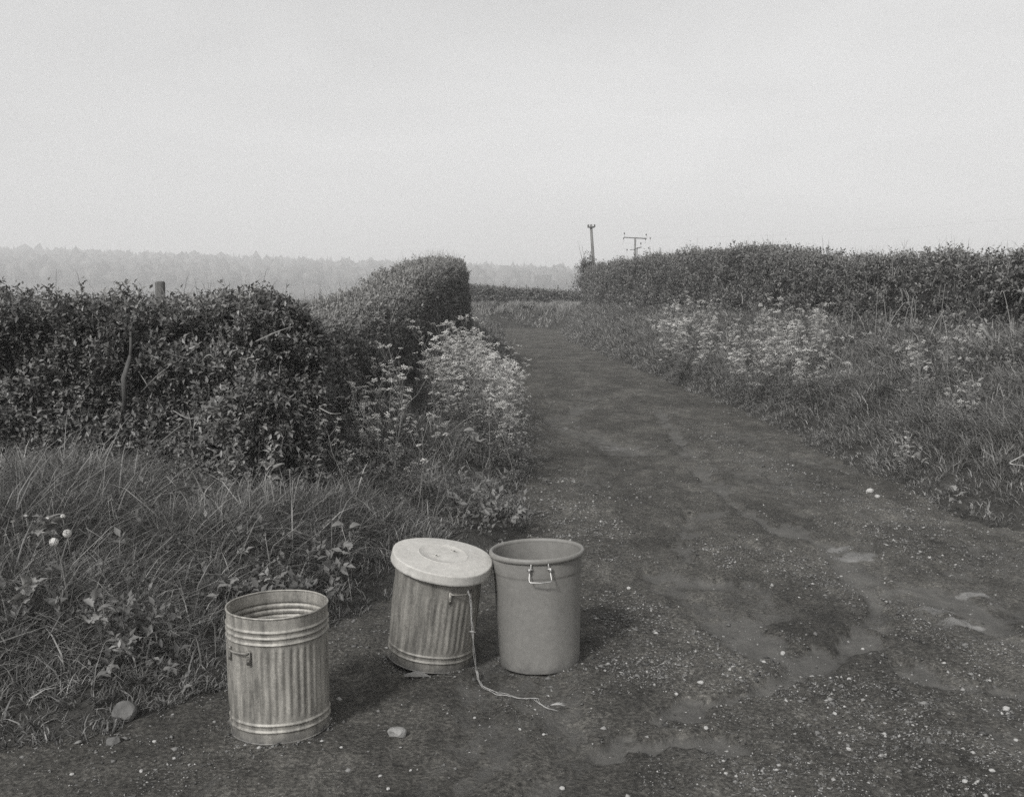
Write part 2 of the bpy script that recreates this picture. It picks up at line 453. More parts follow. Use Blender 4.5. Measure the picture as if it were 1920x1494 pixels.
def lane_masks(x, y):
    jit = (fbm(x * 3.6, y * 1.8, 33, 5, .65) - .5) * .36
    mud = np.zeros(np.shape(x)); grv = np.zeros(np.shape(x)); snd = np.zeros(np.shape(x))
    vw = fbm(x * 1.5, y * 1.5, 45, 3)
    for l, w in zip(MUD, MUDW):
        wv = w * (.25 + 1.3 * vw)
        mud = np.maximum(mud, 1 - sm(wv * .4, wv * 1.5 + .02, pdist(x, y, l) + jit * 1.15))
    flow = fbm(x * 1.3 + 4 + .4 * (fbm(x, y, 8, 2) - .5), y * .4, 61, 5, .6)
    mud = np.maximum(mud, .5 * sm(.5, .68, flow + jit * .3)) * (.5 + .5 * sm(.34, .56, fbm(x * 2.2, y * 2.2, 46, 4, .6)))
    for l, w in zip(GRAV, GRAVW):
        grv = np.maximum(grv, .9 * (1 - sm(w * .2, w * 1.9, pdist(x, y, l) + jit * 1.6)))
    grv = np.maximum(grv, .35 * sm(.42, .72, fbm(x * .8, y * .8, 71, 5, .65)))
    edge = np.maximum(*verge(x, y))
    grv = np.maximum(grv, .4 * sm(-.7, -.1, edge))
    for (uv, w) in SAND:
        c = G(*uv)
        d = np.hypot((x - c[0]) * .6, (y - c[1]) * 1.0) + jit * .8
        snd = np.maximum(snd, 1 - sm(w * .15, w * 1.2, d))
    mud = mud * (1 - .7 * sm(16, 24, y)); grv = grv * (1 - mud * .65) * (.45 + .8 * fbm(x * 5, y * 5, 88, 3))
    return mud, grv, snd * (1 - .5 * sm(9, 12, y))

def mound(x, y):
    return .055 * sm(.55, .0, np.hypot(x + .80, y - 5.25))

def lane_z(x, y):
    mud, grv, snd = lane_masks(x, y)
    z = -.042 * sm(.25, .6, mud) * (fbm(x * 2, y * 2, 12, 3) + .2) + .012 * grv
    z = z + (fbm(x * 3.2, y * 3.2, 21, 4) - .5) * .028 + (fbm(x * 9, y * 9, 23, 3, .6) - .5) * .034 * (1 - .75 * mud)
    return z + mound(x, y)

def lane_sheet(name, xs, ys, keep=None):
    V, Q = sheet(xs, ys, lane_z)
    e = np.maximum(*verge(V[:, 0], V[:, 1]))
    ok = (e < .45)[Q].all(1)
    if keep is not None: ok &= keep(V[Q].mean(1))
    Q = Q[ok]; used = np.unique(Q); mp_ = np.full(len(V), -1); mp_[used] = np.arange(len(used))
    V = V[used]; Q = mp_[Q]
    mud, grv, snd = lane_masks(V[:, 0], V[:, 1])
    return mesh_np(name, V, Q, attrs={'mud': mud, 'gravel': grv, 'sand': snd}, smooth=True)
yl = [2.6]
while yl[-1] < 72: yl.append(yl[-1] + max(.028, .0058 * yl[-1]))
yl = np.array(yl)
yb = yl[0] - np.cumsum(np.geomspace(.03, 3.0, 42)); ys = np.concatenate([yb[::-1], yl])
xs = spaced(-2.6, 6.0, .036, -190, 190, 1.10)
obj('lane', lane_sheet('lane', xs, ys), M['lane'], kind='structure', label='rutted dirt lane with washed mud and loose gravel')

# ------------------------------------------------------------------ gravel
def stone_verts():
    v = np.array([[1, 0, 0], [-1, 0, 0], [0, 1, 0], [0, -1, 0], [0, 0, 1], [0, 0, -1]], float)
    f = np.array([(0, 2, 4), (2, 1, 4), (1, 3, 4), (3, 0, 4), (2, 0, 5), (1, 2, 5), (3, 1, 5), (0, 3, 5)])
    return v, f
def gravel():
    N = 900000
    d = 2.9 * (32 / 2.9) ** rng.random(N)
    a = rng.uniform(-.62, .66, N)
    x = a * d; y = d
    e = np.maximum(*verge(x, y))
    mud, grv, snd = lane_masks(x, y)
    pr = (.012 + .34 * grv ** 1.4) * (.25 + 1.5 * sm(.4, .65, fbm(x * 7, y * 7, 207, 3))) * (e < .12) * np.clip((d / 5) ** .2, 0, 1) * np.where(d > 14, .75, 1) * np.where(d > 20, .6, 1) * np.where(d > 7, 1.35, 1)
    k = rng.random(N) < pr
    x, y, d, grv = x[k], y[k], d[k], grv[k]
    for (bx, by, br) in ((*G(524, 1362), .224), (*G(806, 1238), .228), (*G(1012, 1234), .216)):      # grit pushed up round the feet of the bins
        a_ = rng.uniform(0, 6.28, 260); r_ = br + rng.exponential(.018, 260)
        x = np.concatenate([x, bx + r_ * np.cos(a_)]); y = np.concatenate([y, by + r_ * np.sin(a_) + (.03 if bx < -.9 else 0)])
    d = np.concatenate([d, np.full(len(x) - len(d), 4.6)])
    n = len(x)
    v, f = stone_verts()
    s = np.exp(rng.normal(-5.4, .55, n)) * (d / 5) ** .5
    s = np.clip(s, .0028, .019)
    sc = s[:, None] * rng.uniform(.65, 1.25, (n, 3)); sc[:, 2] *= .6
    an = rng.uniform(0, 6.28, n); c, si = np.cos(an), np.sin(an)
    P = (v[None] * rng.uniform(.55, 1.25, (n, 6, 1)) + rng.normal(0, .22, (n, 6, 3))) * sc[:, None]
    X = P[..., 0] * c[:, None] - P[..., 1] * si[:, None]; Y = P[..., 0] * si[:, None] + P[..., 1] * c[:, None]
    z0 = np.maximum(lane_z(x, y), height(x, y)) + sc[:, 2] * rng.uniform(-.2, .5, n)
    W = np.stack([X + x[:, None], Y + y[:, None], P[..., 2] + z0[:, None]], -1).reshape(-1, 3)
    F = (np.arange(n)[:, None, None] * 6 + f[None]).reshape(-1, 3)
    tone = np.where(rng.random(n) < np.where(np.arange(n) >= n - 780, .95, .62), rng.uniform(.0, .35, n), rng.beta(1.6, 1.6, n))
    print('gravel', n)
    obj('gravel', mesh_np('gravel', W, None, F, {'tone': np.repeat(tone, 6)}), M['stone'], kind='stuff', label='loose pale gravel scattered over the lane')
gravel()

# ------------------------------------------------------------------ grass
def blades(P, h, w, az, b, tone, twist=None, fine=True):
    """curved tapering blades: 3 segments each"""
    n = len(P)
    ld = np.stack([np.cos(az), np.sin(az), np.zeros(n)], -1)
    fa = az + math.pi / 2 + (rng.normal(0, .7, n) if twist is None else twist)
    sd_ = np.stack([np.cos(fa), np.sin(fa), np.zeros(n)], -1)
    ts, ws = ((0, .38, .74, 1.0), (.9, 1.0, .65, 0)) if fine else ((0, .52, 1.0), (.95, 1.0, 0))
    vs = []
    for t, ww in zip(ts, ws):
        c = P + ld * (h * b * t ** 1.8)[:, None]
        c = c + np.array([0, 0, 1]) * (h * (t - .42 * np.minimum(b, 1.6) * t ** 2.6))[:, None]
        if ww:
            vs += [c - sd_ * (w * ww / 2)[:, None], c + sd_ * (w * ww / 2)[:, None]]
        else: vs.append(c)
    V = np.stack(vs, 1).reshape(-1, 3)
    if not fine:
        i = np.arange(n)[:, None] * 5
        return V, i + np.array([[0, 1, 3, 2]]), i + np.array([[2, 3, 4]]), np.repeat(tone, 5)
    i = np.arange(n)[:, None] * 7
    Q = np.concatenate([i + np.array([[0, 1, 3, 2]]), i + np.array([[2, 3, 5, 4]])]); T = i + np.array([[4, 5, 6]])
    return V, Q, T, np.repeat(tone, 7)

def grass(name, label, N, sampler, hgt, density, wid=.0042, straw=.05, lean=None, mat='grass', fine=True, per=24, lift=0.0):
    nb = per
    cx, cy = sampler(N // nb)
    e = np.maximum(*verge(cx, cy))
    clump = fbm(cx * 1.3, cy * 1.3, 41, 3)
    k = (rng.random(len(cx)) < density(cx, cy, e) * (.5 + 1.0 * clump)) & ((np.abs(cx) - 1.8) / np.maximum(cy, 1) < .60) & ((np.abs(cx / np.maximum(cy, 1)) < .58) | (rng.random(len(cx)) < .5))
    cx, cy, e, clump = cx[k], cy[k], e[k], clump[k]
    m_ = len(cx)
    far = np.clip(cy / 6, 1, 9)
    spread = rng.uniform(.025, .09, m_) * far ** .6
    ct = np.clip(.34 + (fbm(cx * 1.0, cy * 1.0, 77, 3) - .5) * .8 + rng.normal(0, .10, m_), 0, 1)
    ch = rng.uniform(.6, 1.2, m_) * (.6 + .8 * clump)
    cl = rng.uniform(0, 6.28, m_) if lean is None else lean(cx, cy) + rng.normal(0, .6, m_)
    g = np.repeat(np.arange(m_), nb); n = len(g)
    ang = rng.uniform(0, 6.28, n); rr = np.sqrt(rng.random(n)) * spread[g]
    x = cx[g] + np.cos(ang) * rr; y = cy[g] + np.sin(ang) * rr
    ox = np.cos(ang) * rr / spread[g] * .8 + np.cos(cl[g]) * .55 + rng.normal(0, .55, n); oy = np.sin(ang) * rr / spread[g] * .8 + np.sin(cl[g]) * .55 + rng.normal(0, .55, n)
    az = np.arctan2(oy, ox)
    h = hgt(x, y, e[g]) * ch[g] * rng.uniform(.45, 1.15, n)
    b = np.clip(rng.gamma(3.0, .17, n) + .35 * np.hypot(ox, oy), .05, 1.75)
    w = wid * rng.uniform(.55, 1.4, n) * far[g] ** .75
    tone = np.clip(lift + ct[g] * .55 + rng.exponential(.17, n), 0, 1)
    tone = np.where(rng.random(n) < straw, rng.uniform(.75, 1.0, n), tone)
    P = np.stack([x, y, height(x, y) - .012], -1)
    V, Q, T, tn = blades(P, h, w, az, b, tone, fine=fine)
    print(name, n)
    return obj(name, mesh_np(name, V, Q, T, {'tone': tn}), M[mat], kind='stuff', label=label)

def s_left(N):
    y = 4.0 + 5.3 * rng.random(N) ** 1.15; x = rng.uniform(-1, .05, N) * np.minimum(7.4, y * .62 + 1.6) + .2
    return x, y
grass('verge_grass', 'long tangled grass on the bank below the front hedge', 470000, s_left,
      lambda x, y, e: .07 + .33 * sm(.1, 1.2, e) - .16 * sm(6.6, 8.0, y), lambda x, y, e: np.where(e > -.22, .03 + .12 * sm(-.2, .1, e) + .33 * sm(0, .7, e), 0) * (y < 8.9), straw=.06, wid=.0056)

grass('long_grass', 'sparse tall arching blades among the long grass of the front bank', 15000, s_left,
      lambda x, y, e: .16 + .42 * sm(.1, 1.0, e) - .16 * sm(6.6, 8.0, y), lambda x, y, e: np.where(e > .05, .5, 0) * (y < 8.6), straw=.15, wid=.0068, per=5)

def s_lanel(N):
    y = 8.0 * (58 / 8.0) ** rng.random(N); x = np.interp(y, LY, LX) + .1 - 2.3 * rng.random(N)
    return x, y
grass('lane_verge_grass', 'soft grass along the foot of the tall lane hedge', 58000, s_lanel,
      lambda x, y, e: .12 + .26 * sm(.0, 1.0, e), lambda x, y, e: np.where((e > 0), .85, 0) * (y > 8), straw=.06, fine=False, lift=.08)

def s_right(N):
    y = 7.2 * (60 / 7.2) ** rng.random(N); x = np.where(y < 8.3, np.interp(y, RY, RX), np.minimum(np.interp(y, RY, RX), 4.2)) - .1 + 3.7 * rng.random(N)
    return x, y
grass('bank_grass', 'soft drooping grass covering the sloping right bank', 225000, s_right,
      lambda x, y, e: .09 + .27 * sm(0, .9, e), lambda x, y, e: np.where(e > 0, .80, np.where(e > -.25, .18, 0)), straw=.05, lean=lambda x, y: np.full(len(x), math.pi + .5), fine=False, wid=.0055, lift=.19)

def s_corner(N):
    return rng.uniform(6.6, 11.5, N), rng.uniform(6.9, 13.5, N)
grass('corner_grass', 'drooping grass at the outer corner of the right bank', 46000, s_corner,
      lambda x, y, e: .12 + .25 * sm(0, .9, e), lambda x, y, e: np.where(e > 0, .7, 0), straw=.05, lean=lambda x, y: np.full(len(x), math.pi + .9), fine=False, wid=.0065, lift=.19)

def s_far(N):
    y = rng.uniform(62, 71, N); x = rng.uniform(-9, 7, N)
    return x, y
grass('far_bank_grass', 'pale grass on the bank beyond the bend of the lane', 44000, s_far,
      lambda x, y, e: .5 + 0 * x, lambda x, y, e: np.where(e > 0, .8, 0) * (y < 70), straw=.15, fine=False, lift=.32)

# ------------------------------------------------------------------ hedges
def leaves(C, D, Nn, ln, wd, fold, tone):
    """folded diamond leaves: C base, D direction, Nn normal"""
    n = len(C)
    Sd = norm(np.cross(D, Nn)); U = np.cross(Sd, D)
    tip = C + D * ln[:, None] - U * (ln * .12)[:, None]
    mid = C + D * (ln * .45)[:, None]
    l = mid + Sd * (wd / 2)[:, None] + U * (wd * fold)[:, None]; r = mid - Sd * (wd / 2)[:, None] + U * (wd * fold)[:, None]
    V = np.stack([C, r, tip, l], 1).reshape(-1, 3)
    i = np.arange(n)[:, None] * 4
    T = np.concatenate([i + np.array([[0, 1, 2]]), i + np.array([[0, 2, 3]])])
    return V, T, np.repeat(tone, 4)

def shoots(P, A, ln, nleaf, lsz, tone):
    """leafy shoots from P along A"""
    n = len(P)
    A = norm(A); h = rng.normal(0, 1, (n, 3)); B = norm(np.cross(A, h)); C = np.cross(A, B)
    Vs, Ts, tn, off = [], [], [], 0
    for k in range(nleaf):
        t = (k + .5) / nleaf; an = k * 2.4 + rng.uniform(-.5, .5, n)
        out = np.cos(an)[:, None] * B + np.sin(an)[:, None] * C
        D = norm(A * (.45 + .5 * t) + out * .85 + rng.normal(0, .22, (n, 3)))
        up = norm(np.array([0, -.25, 1.0]) + rng.normal(0, .32, (n, 3)) + A * .3)
        sz = lsz * rng.uniform(.65, 1.25, n)
        V, T, t_ = leaves(P + A * (ln * t)[:, None], D, up, sz, sz * .5, .16, np.clip(tone + rng.normal(0, .09, n), 0, 1))
        Vs.append(V); Ts.append(T + off); tn.append(t_); off += len(V)
    return np.vstack(Vs), np.vstack(Ts), np.concatenate(tn)

def hedge(name, label, path, dens, leaf, nleaf=7, mat='leaf', core=.84, lump=.20, lumpf=1.4, hollow=None, sq=.42, seed=0, shoot=.09, twigs=0.0, wild=.06, caps=(1, 1), ramp_top=0.0, side=1, rag=.3):
    P = np.array(path, float)
    seg = np.hypot(np.diff(P[:, 0]), np.diff(P[:, 1])); s = np.concatenate([[0], np.cumsum(seg)]); Lh = s[-1]
    def at(q):
        c = np.stack([np.interp(q, s, P[:, k]) for k in range(5)], -1)
        d = np.stack([np.interp(q + .3, s, P[:, k]) - np.interp(q - .3, s, P[:, k]) for k in (0, 1)], -1)
        d = norm(d)
        return c, np.stack([d[:, 1], -d[:, 0]], -1)       # normal points right of the path
    ph = np.linspace(-.12, math.pi + .12, 400)
    def cross(f):
        co, si = np.cos(f), np.sin(f)
        return np.sign(co) * np.abs(co) ** sq, np.sign(si) * np.abs(si) ** sq
    def surf(q, f, k=1.0):
        c, nn = at(q)
        cx, cz = cross(f)
        h = c[:, 3] - c[:, 2]
        R_ = 1 + lump * (fbm(q * lumpf + 3, f * 2.1 * lumpf + seed, 100 + seed, 4) - .5) * 2
        R_ = R_ * (1 + rag * (fbm(q * 4.2, f * 5.0, 130 + seed, 3) - .5))
        if hollow is not None: R_ = R_ * hollow(q, f)
        endk = np.ones(len(q))
        if caps[0]: endk *= np.sqrt(np.clip(1 - np.clip(1 - q / .55, 0, 1) ** 2, .0, 1)) * .35 + .65
        if caps[1]: endk *= np.sqrt(np.clip(1 - np.clip(1 - (Lh - q) / .55, 0, 1) ** 2, .0, 1)) * .35 + .65
        ax = c[:, 4] * cx * R_ * k * endk
        az = (h * .35 + (cz - .35) * h * (1 + (R_ - 1) * .45) * endk) if k == 1.0 else h * .35 + (cz - .35) * h * (1 + (R_ - 1) * .45) * (1 - (1 - k) * .6) * endk
        out = np.stack([nn[:, 0] * cx, nn[:, 1] * cx, np.maximum(cz - .3, 0) * 1.1], -1)
        return np.stack([c[:, 0] + nn[:, 0] * ax, c[:, 1] + nn[:, 1] * ax, c[:, 2] + az], -1), norm(out + 1e-6)
    root = obj(name, None, loc=(P[0, 0], P[0, 1], P[0, 2]), label=label, cat='hedge')
    off0 = np.array([P[0, 0], P[0, 1], P[0, 2]])
    # solid dark core in place of inner twigs, added to block light
    nq = max(12, int(Lh / .12)); nf = 40
    if Lh > 20: nq = int(Lh / .25)
    qq, ff = np.meshgrid(np.linspace(.02, Lh - .02, nq), np.linspace(-.12, math.pi + .12, nf), indexing='ij')
    V, _ = surf(qq.ravel(), ff.ravel(), core)
    i = (np.arange(nq - 1)[:, None] * nf + np.arange(nf - 1)[None]).ravel()
    Qc = np.stack([i, i + nf, i + nf + 1, i + 1], -1)
    T = []
    for e in (0, nq - 1):
        cidx = len(V); V = np.vstack([V, V[e * nf:(e + 1) * nf].mean(0)])
        T += [(cidx, e * nf + k, e * nf + k + 1) for k in range(nf - 1)]
    obj('light_blocking_core', mesh_np('light_blocking_core', V - off0, Qc, np.array(T), smooth=True), M['dark_core'], root, kind='stuff')
    # leafy shoots, denser where the hedge is near
    px, pz = cross(ph)
    cm, _ = at(np.array([Lh / 2])); per = np.concatenate([[0], np.cumsum(np.hypot(np.diff(px) * cm[0, 4], np.diff(pz) * (cm[0, 3] - cm[0, 2])))])
    qg = np.linspace(0, Lh, 400); cg, _ = at(qg); dg = np.hypot(cg[:, 0], cg[:, 1])
    lod = np.clip(9.0 / dg, .02, 1.2)
    rho = dens * lod ** 1.25 * per[-1]
    cum = np.concatenate([[0], np.cumsum((rho[1:] + rho[:-1]) / 2 * np.diff(qg))])
    n = int(cum[-1])
    q = np.interp(rng.random(n) * cum[-1], cum, qg); f = np.interp(rng.random(n) * per[-1], per, ph)
    kp = (np.cos(f) * side > -.25) | (rng.random(n) < .12)
    q, f = q[kp], f[kp]; n = len(q)
    pts, out = surf(q, f)
    if sum(caps):
        for e, on in enumerate(caps):
            if not on: continue
            m_ = int(rho[0 if e == 0 else -1] / per[-1] * 1.6 * 2 * cm[0, 4] * (cm[0, 3] - cm[0, 2])) + 20
            fe = np.interp(rng.random(m_) * per[-1], per, ph); qe = np.full(m_, .05 if e == 0 else Lh - .05)
            pe, oe = surf(qe, fe); ce, _ = at(qe)
            mid = np.stack([ce[:, 0], ce[:, 1], ce[:, 2] + (ce[:, 3] - ce[:, 2]) * .5], -1)
            k = np.sqrt(rng.random(m_))[:, None]
            td = norm(np.stack([np.interp([Lh], s, P[:, 0]) - np.interp([Lh - .5], s, P[:, 0]), np.interp([Lh], s, P[:, 1]) - np.interp([Lh - .5], s, P[:, 1])], -1))[0] if e else -norm((P[1, :2] - P[0, :2])[None])[0]
            pts = np.vstack([pts, mid + (pe - mid) * k]); out = np.vstack([out, oe * .4 + np.array([td[0], td[1], .1])]); q = np.concatenate([q, qe]); f = np.concatenate([f, fe])
    n = len(pts)
    depth = rng.random(n) ** 1.5
    gap = fbm(q * 3.1, f * 4.3, 150 + seed, 3)
    c, _ = at(q)
    pts = pts - out * (depth * (1 - core) * c[:, 4] * 1.5 * (.6 + gap))[:, None]
    lf = np.clip(np.hypot(c[:, 0], c[:, 1]) / 9.0, 1, 9) ** .62
    A = norm(out * .75 + np.array([0, 0, .40]) + rng.normal(0, .55, (n, 3)))
    sl = shoot * lf * rng.uniform(.6, 1.3, n)
    wl = rng.random(n) < wild
    sl = np.where(wl, sl * rng.uniform(1.4, 2.3, n), sl)
    A = np.where(wl[:, None], norm(A + np.array([0, 0, .6])), A)
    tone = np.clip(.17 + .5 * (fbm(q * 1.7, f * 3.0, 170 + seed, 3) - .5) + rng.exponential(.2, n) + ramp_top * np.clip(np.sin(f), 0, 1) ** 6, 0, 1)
    lz = leaf(q) * lf if callable(leaf) else leaf * lf
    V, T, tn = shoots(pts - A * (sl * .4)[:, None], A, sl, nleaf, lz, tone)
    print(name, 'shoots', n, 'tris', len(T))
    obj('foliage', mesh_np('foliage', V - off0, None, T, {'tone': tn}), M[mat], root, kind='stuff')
    if twigs:
        m_ = int(n * twigs)
        ii = rng.integers(0, n, m_)
        Pt = pts[ii] - out[ii] * .05
        hh = rng.uniform(.10, .38, m_) * lf[ii] ** .5
        V, Q_, T_, tn = blades(Pt, hh, np.full(m_, .004) * lf[ii], rng.uniform(0, 6.28, m_), rng.uniform(.05, .8, m_), rng.uniform(0, 1, m_))
        obj('twig_tangle', mesh_np('twig_tangle', V - off0, Q_, T_, {'tone': tn}), M['twig'], root, kind='stuff')
    return root

# front hedge, along the near road, with a hollow low down
def front_hollow(q, f):
    g = np.exp(-(((q - 5.0) / .75) ** 2 + ((f - .30) / .26) ** 2))
    g2 = np.exp(-(((q - 4.2) / .28) ** 2 + ((f - .55) / .20) ** 2)) + np.exp(-(((q - 6.3) / .3) ** 2 + ((f - .62) / .14) ** 2)) + np.exp(-(((q - 6.62) / .22) ** 2 + ((f - .25) / .28) ** 2)) * 1.2
    return 1 - .55 * g - .42 * g2
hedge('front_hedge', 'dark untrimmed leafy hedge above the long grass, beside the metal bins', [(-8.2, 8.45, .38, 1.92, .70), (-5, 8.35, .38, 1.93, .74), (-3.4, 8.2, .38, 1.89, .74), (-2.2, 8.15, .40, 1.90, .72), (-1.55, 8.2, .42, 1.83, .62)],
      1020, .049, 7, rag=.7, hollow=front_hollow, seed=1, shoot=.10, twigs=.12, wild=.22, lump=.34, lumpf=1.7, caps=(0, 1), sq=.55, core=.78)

# tall trimmed hedge along the left of the lane
hedge('lane_hedge', 'tall flat-topped trimmed hedge running along the left of the lane', [(-2.15, 8.8, .4, 1.66, .6), (-2.0, 11, .45, 1.80, .6), (-1.95, 13.5, .5, 1.98, .6), (-1.93, 15.4, .6, 2.12, .6), (-1.93, 16.3, .7, 2.32, .6), (-1.95, 19, .8, 2.46, .62), (-2.0, 23, .9, 2.74, .7), (-1.95, 28, .95, 2.98, .66), (-2.05, 31, .95, 3.0, .66), (-2.9, 34, .95, 2.6, .6), (-4.4, 37, .95, 1.9, .6)],
      440, .038, 7, mat='leaf_trim', seed=2, shoot=.07, twigs=.22, wild=.06, lump=.11, sq=.36, ramp_top=.4)  # top tone lifted: paler growth, plus sunlight painted into the leaf colour

# right hedge on the bank
def rleaf(q): return np.where(q < 9, .055, .038)
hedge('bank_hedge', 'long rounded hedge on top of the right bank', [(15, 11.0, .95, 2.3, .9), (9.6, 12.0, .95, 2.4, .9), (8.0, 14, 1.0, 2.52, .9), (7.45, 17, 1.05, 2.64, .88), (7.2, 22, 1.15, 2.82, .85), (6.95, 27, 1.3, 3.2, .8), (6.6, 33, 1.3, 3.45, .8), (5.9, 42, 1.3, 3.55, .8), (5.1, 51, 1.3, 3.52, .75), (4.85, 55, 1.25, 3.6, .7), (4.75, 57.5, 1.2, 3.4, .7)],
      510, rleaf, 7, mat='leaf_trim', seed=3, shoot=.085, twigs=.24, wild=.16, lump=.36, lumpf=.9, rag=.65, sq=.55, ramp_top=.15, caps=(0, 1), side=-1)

# hedge beyond the bend
hedge('bend_hedge', 'low dark hedge on the bank beyond the bend of the lane', [(-7.0, 69.0, 1.2, 2.6, .7), (-3.5, 68.3, 1.2, 2.72, .7), (0, 67.6, 1.25, 2.5, .7), (4.4, 67.2, 1.2, 2.25, .7), (9, 67, 1.2, 2.3, .7)],
      700, .05, 6, mat='leaf_trim', seed=4, shoot=.09, twigs=.1, lump=.16, caps=(0, 0))

# low leafy herbs growing through the grass of both banks
def herbs(name, label, x, y, keep, lsz, seed):
    e = np.maximum(*verge(x, y)); k = (e > .03) & keep(x, y, e) & (np.abs(x / y) < .62) & (fbm(x * 1.4, y * 1.4, seed, 3) > .48)
    x, y = x[k], y[k]; n = len(x)
    P = np.stack([x, y, height(x, y) + rng.uniform(.0, .20, n)], -1)
    A = norm(rng.normal(0, .5, (n, 3)) + np.array([0, -.25, .8]))
    ls = lsz * rng.uniform(.6, 1.5, n) * np.clip(y / 7, 1, 6) ** .5
    V, T, tn = shoots(P, A, ls * 1.8, 6, ls, np.clip(rng.normal(.3, .25, n), 0, 1))
    print(name, n)
    obj(name, mesh_np(name, V, None, T, {'tone': tn}), M['herb'], kind='stuff', label=label)
hx, hy = s_left(6000)
herbs('verge_herbs', 'small leafy herbs growing through the grass of the front bank', hx, hy, lambda x, y, e: y < 8.4, .045, 301)
hx, hy = s_right(12000)
herbs('bank_herbs', 'small leafy herbs growing through the grass of the right bank', hx, hy, lambda x, y, e: (y < 45) & (e > .7 + .8 * rng.random(len(x))), .04, 303)
hx, hy = s_lanel(4000)
herbs('lane_herbs', 'small leafy herbs along the foot of the lane hedge', hx, hy, lambda x, y, e: y > 8, .04, 305)

# ------------------------------------------------------------------ bins
def steel_bin(name, label, mat, h=.575, rt=.229, rb=.222, loc=(0, 0, 0), rot=(0, 0, 0), haz=0.0, hz=.40, oval=.0, dent=None, seed=0, tops=(.062, .089, .116), amp=.0042):
    root = obj(name, None, loc=loc, rot=rot, label=label, cat='bin', group=None)
    beads_top, beads_bot = tuple(h - k for k in tops), (.055, .084)
    ncor = 44
    def rad(z): return rb + (rt - rb) * z / h
    zz = np.unique(np.concatenate([np.linspace(.0, h, 30)] + [b + np.linspace(-.011, .011, 7) for b in beads_top + beads_bot]))
    def shape(t, z, r):
        c = np.cos(ncor * t)
        win = sm(.105, .125, z) * (1 - sm(h - .155, h - .135, z))
        r = r + win * amp * (np.where(c > 0, c ** .8 if False else np.abs(c) ** .8, -np.abs(c) ** .8))
        for b in beads_top + beads_bot:
            r = r + .0066 * np.exp(-((z - b) / .0046) ** 2)
        r = r * (1 + oval * np.cos(2 * t + .6)) + .0018 * np.sin(3 * t + 2 + 6 * z) + .0012 * np.sin(7 * t + 9 * z + seed)
        if dent is not None:
            for (ta, za, wt, wz, dp) in dent:
                da = (t - ta + math.pi) % (2 * math.pi) - math.pi
                r = r - dp * np.exp(-(da / wt) ** 2 - ((z - za) / wz) ** 2)
        return r, z
    th = .0022
    prof = [(rad(z), z) for z in zz]
    out_ = lathe(prof, 220, lambda t, z, r: shape(t, z, r))
    inn = lathe([(rad(z) - th, z) for z in zz[::-1] if z > .02] + [(.0005, .02)], 220, lambda t, z, r: (np.where(r > .01, shape(t, z, r)[0], r), z))
    under = lathe([(.0005, .012), (rad(.012) - .004, .012)], 220)
    V, Q_, T_ = join([out_, inn, under])
    obj('body', mesh_np('body', V, Q_, T_, smooth=True), mat, root)
    # rolled rim and foot ring
    for nm, z0, rr, q in (('rim', h, .0045, rt), ('foot_ring', .004, .0042, rb)):
        a = np.linspace(0, 2 * math.pi, 13)[::-1]
        V, Q_, T_ = lathe([(q + rr * math.cos(k), z0 + rr * math.sin(k)) for k in a], 160, lambda t, z, r: (r * (1 + oval * np.cos(2 * t + .6)) + .0018 * np.sin(3 * t + 2 + 6 * z0) + .0012 * np.sin(7 * t + 9 * z0 + seed), z))
        obj(nm, mesh_np(nm, V, Q_, T_, smooth=True), mat, root)
    for az in (haz, haz + math.pi):
        hd = obj('handle', None, None, root)
        R0 = rad(hz) + .005
        def cyl(da, r, z): return (r * math.cos(az + da), r * math.sin(az + da), z)
        w = .27
        pts = [cyl(-w - .02, R0 + .004, hz), cyl(-w, R0 + .010, hz), cyl(-w * .6, R0 + .017, hz), cyl(0, R0 + .020, hz), cyl(w * .6, R0 + .017, hz), cyl(w, R0 + .010, hz), cyl(w + .02, R0 + .004, hz)]
        V, Q_, T_ = tube(pts, .0048, 8)
        hd.data  # empty
        me = mesh_np('handle', V, Q_, T_, smooth=True)
        bpy.data.objects.remove(hd)
        hd = obj('handle', me, M['strap'], root)
        for sgn in (-1, 1):
            a = az + sgn * (w + .01)
            V, Q_, _ = box(0, 0, 0, .004, .019, .062)
            c_, s_ = math.cos(a), math.sin(a)
            V = np.stack([V[:, 0] * c_ - V[:, 1] * s_ + (R0 + .003) * c_, V[:, 0] * s_ + V[:, 1] * c_ + (R0 + .003) * s_, V[:, 2] + hz - .022], -1)
            br = obj('bracket', mesh_np('bracket', V, Q_), M['strap'], hd)
            parts = []
            for dz in (-.012, -.036):
                v, q_, t_ = lathe([(.0001, .0025), (.003, .002), (.0042, 0)], 10)
                v = np.stack([v[:, 2], v[:, 0], v[:, 1]], -1)
                v = np.stack([v[:, 0] * c_ - v[:, 1] * s_ + (R0 + .0052) * c_, v[:, 0] * s_ + v[:, 1] * c_ + (R0 + .0052) * s_, v[:, 2] + hz + dz], -1)
                parts.append((v, q_, t_))
            br.data.materials[0] = M['strap']
            for v, q_, t_ in parts:
                # rivets are part of the bracket mesh
                pass
            V2, Q2, T2 = join([(V, Q_, None)] + parts)
            br.data = mesh_np('bracket', V2, Q2, T2); br.data.materials.append(M['strap'])
    return root

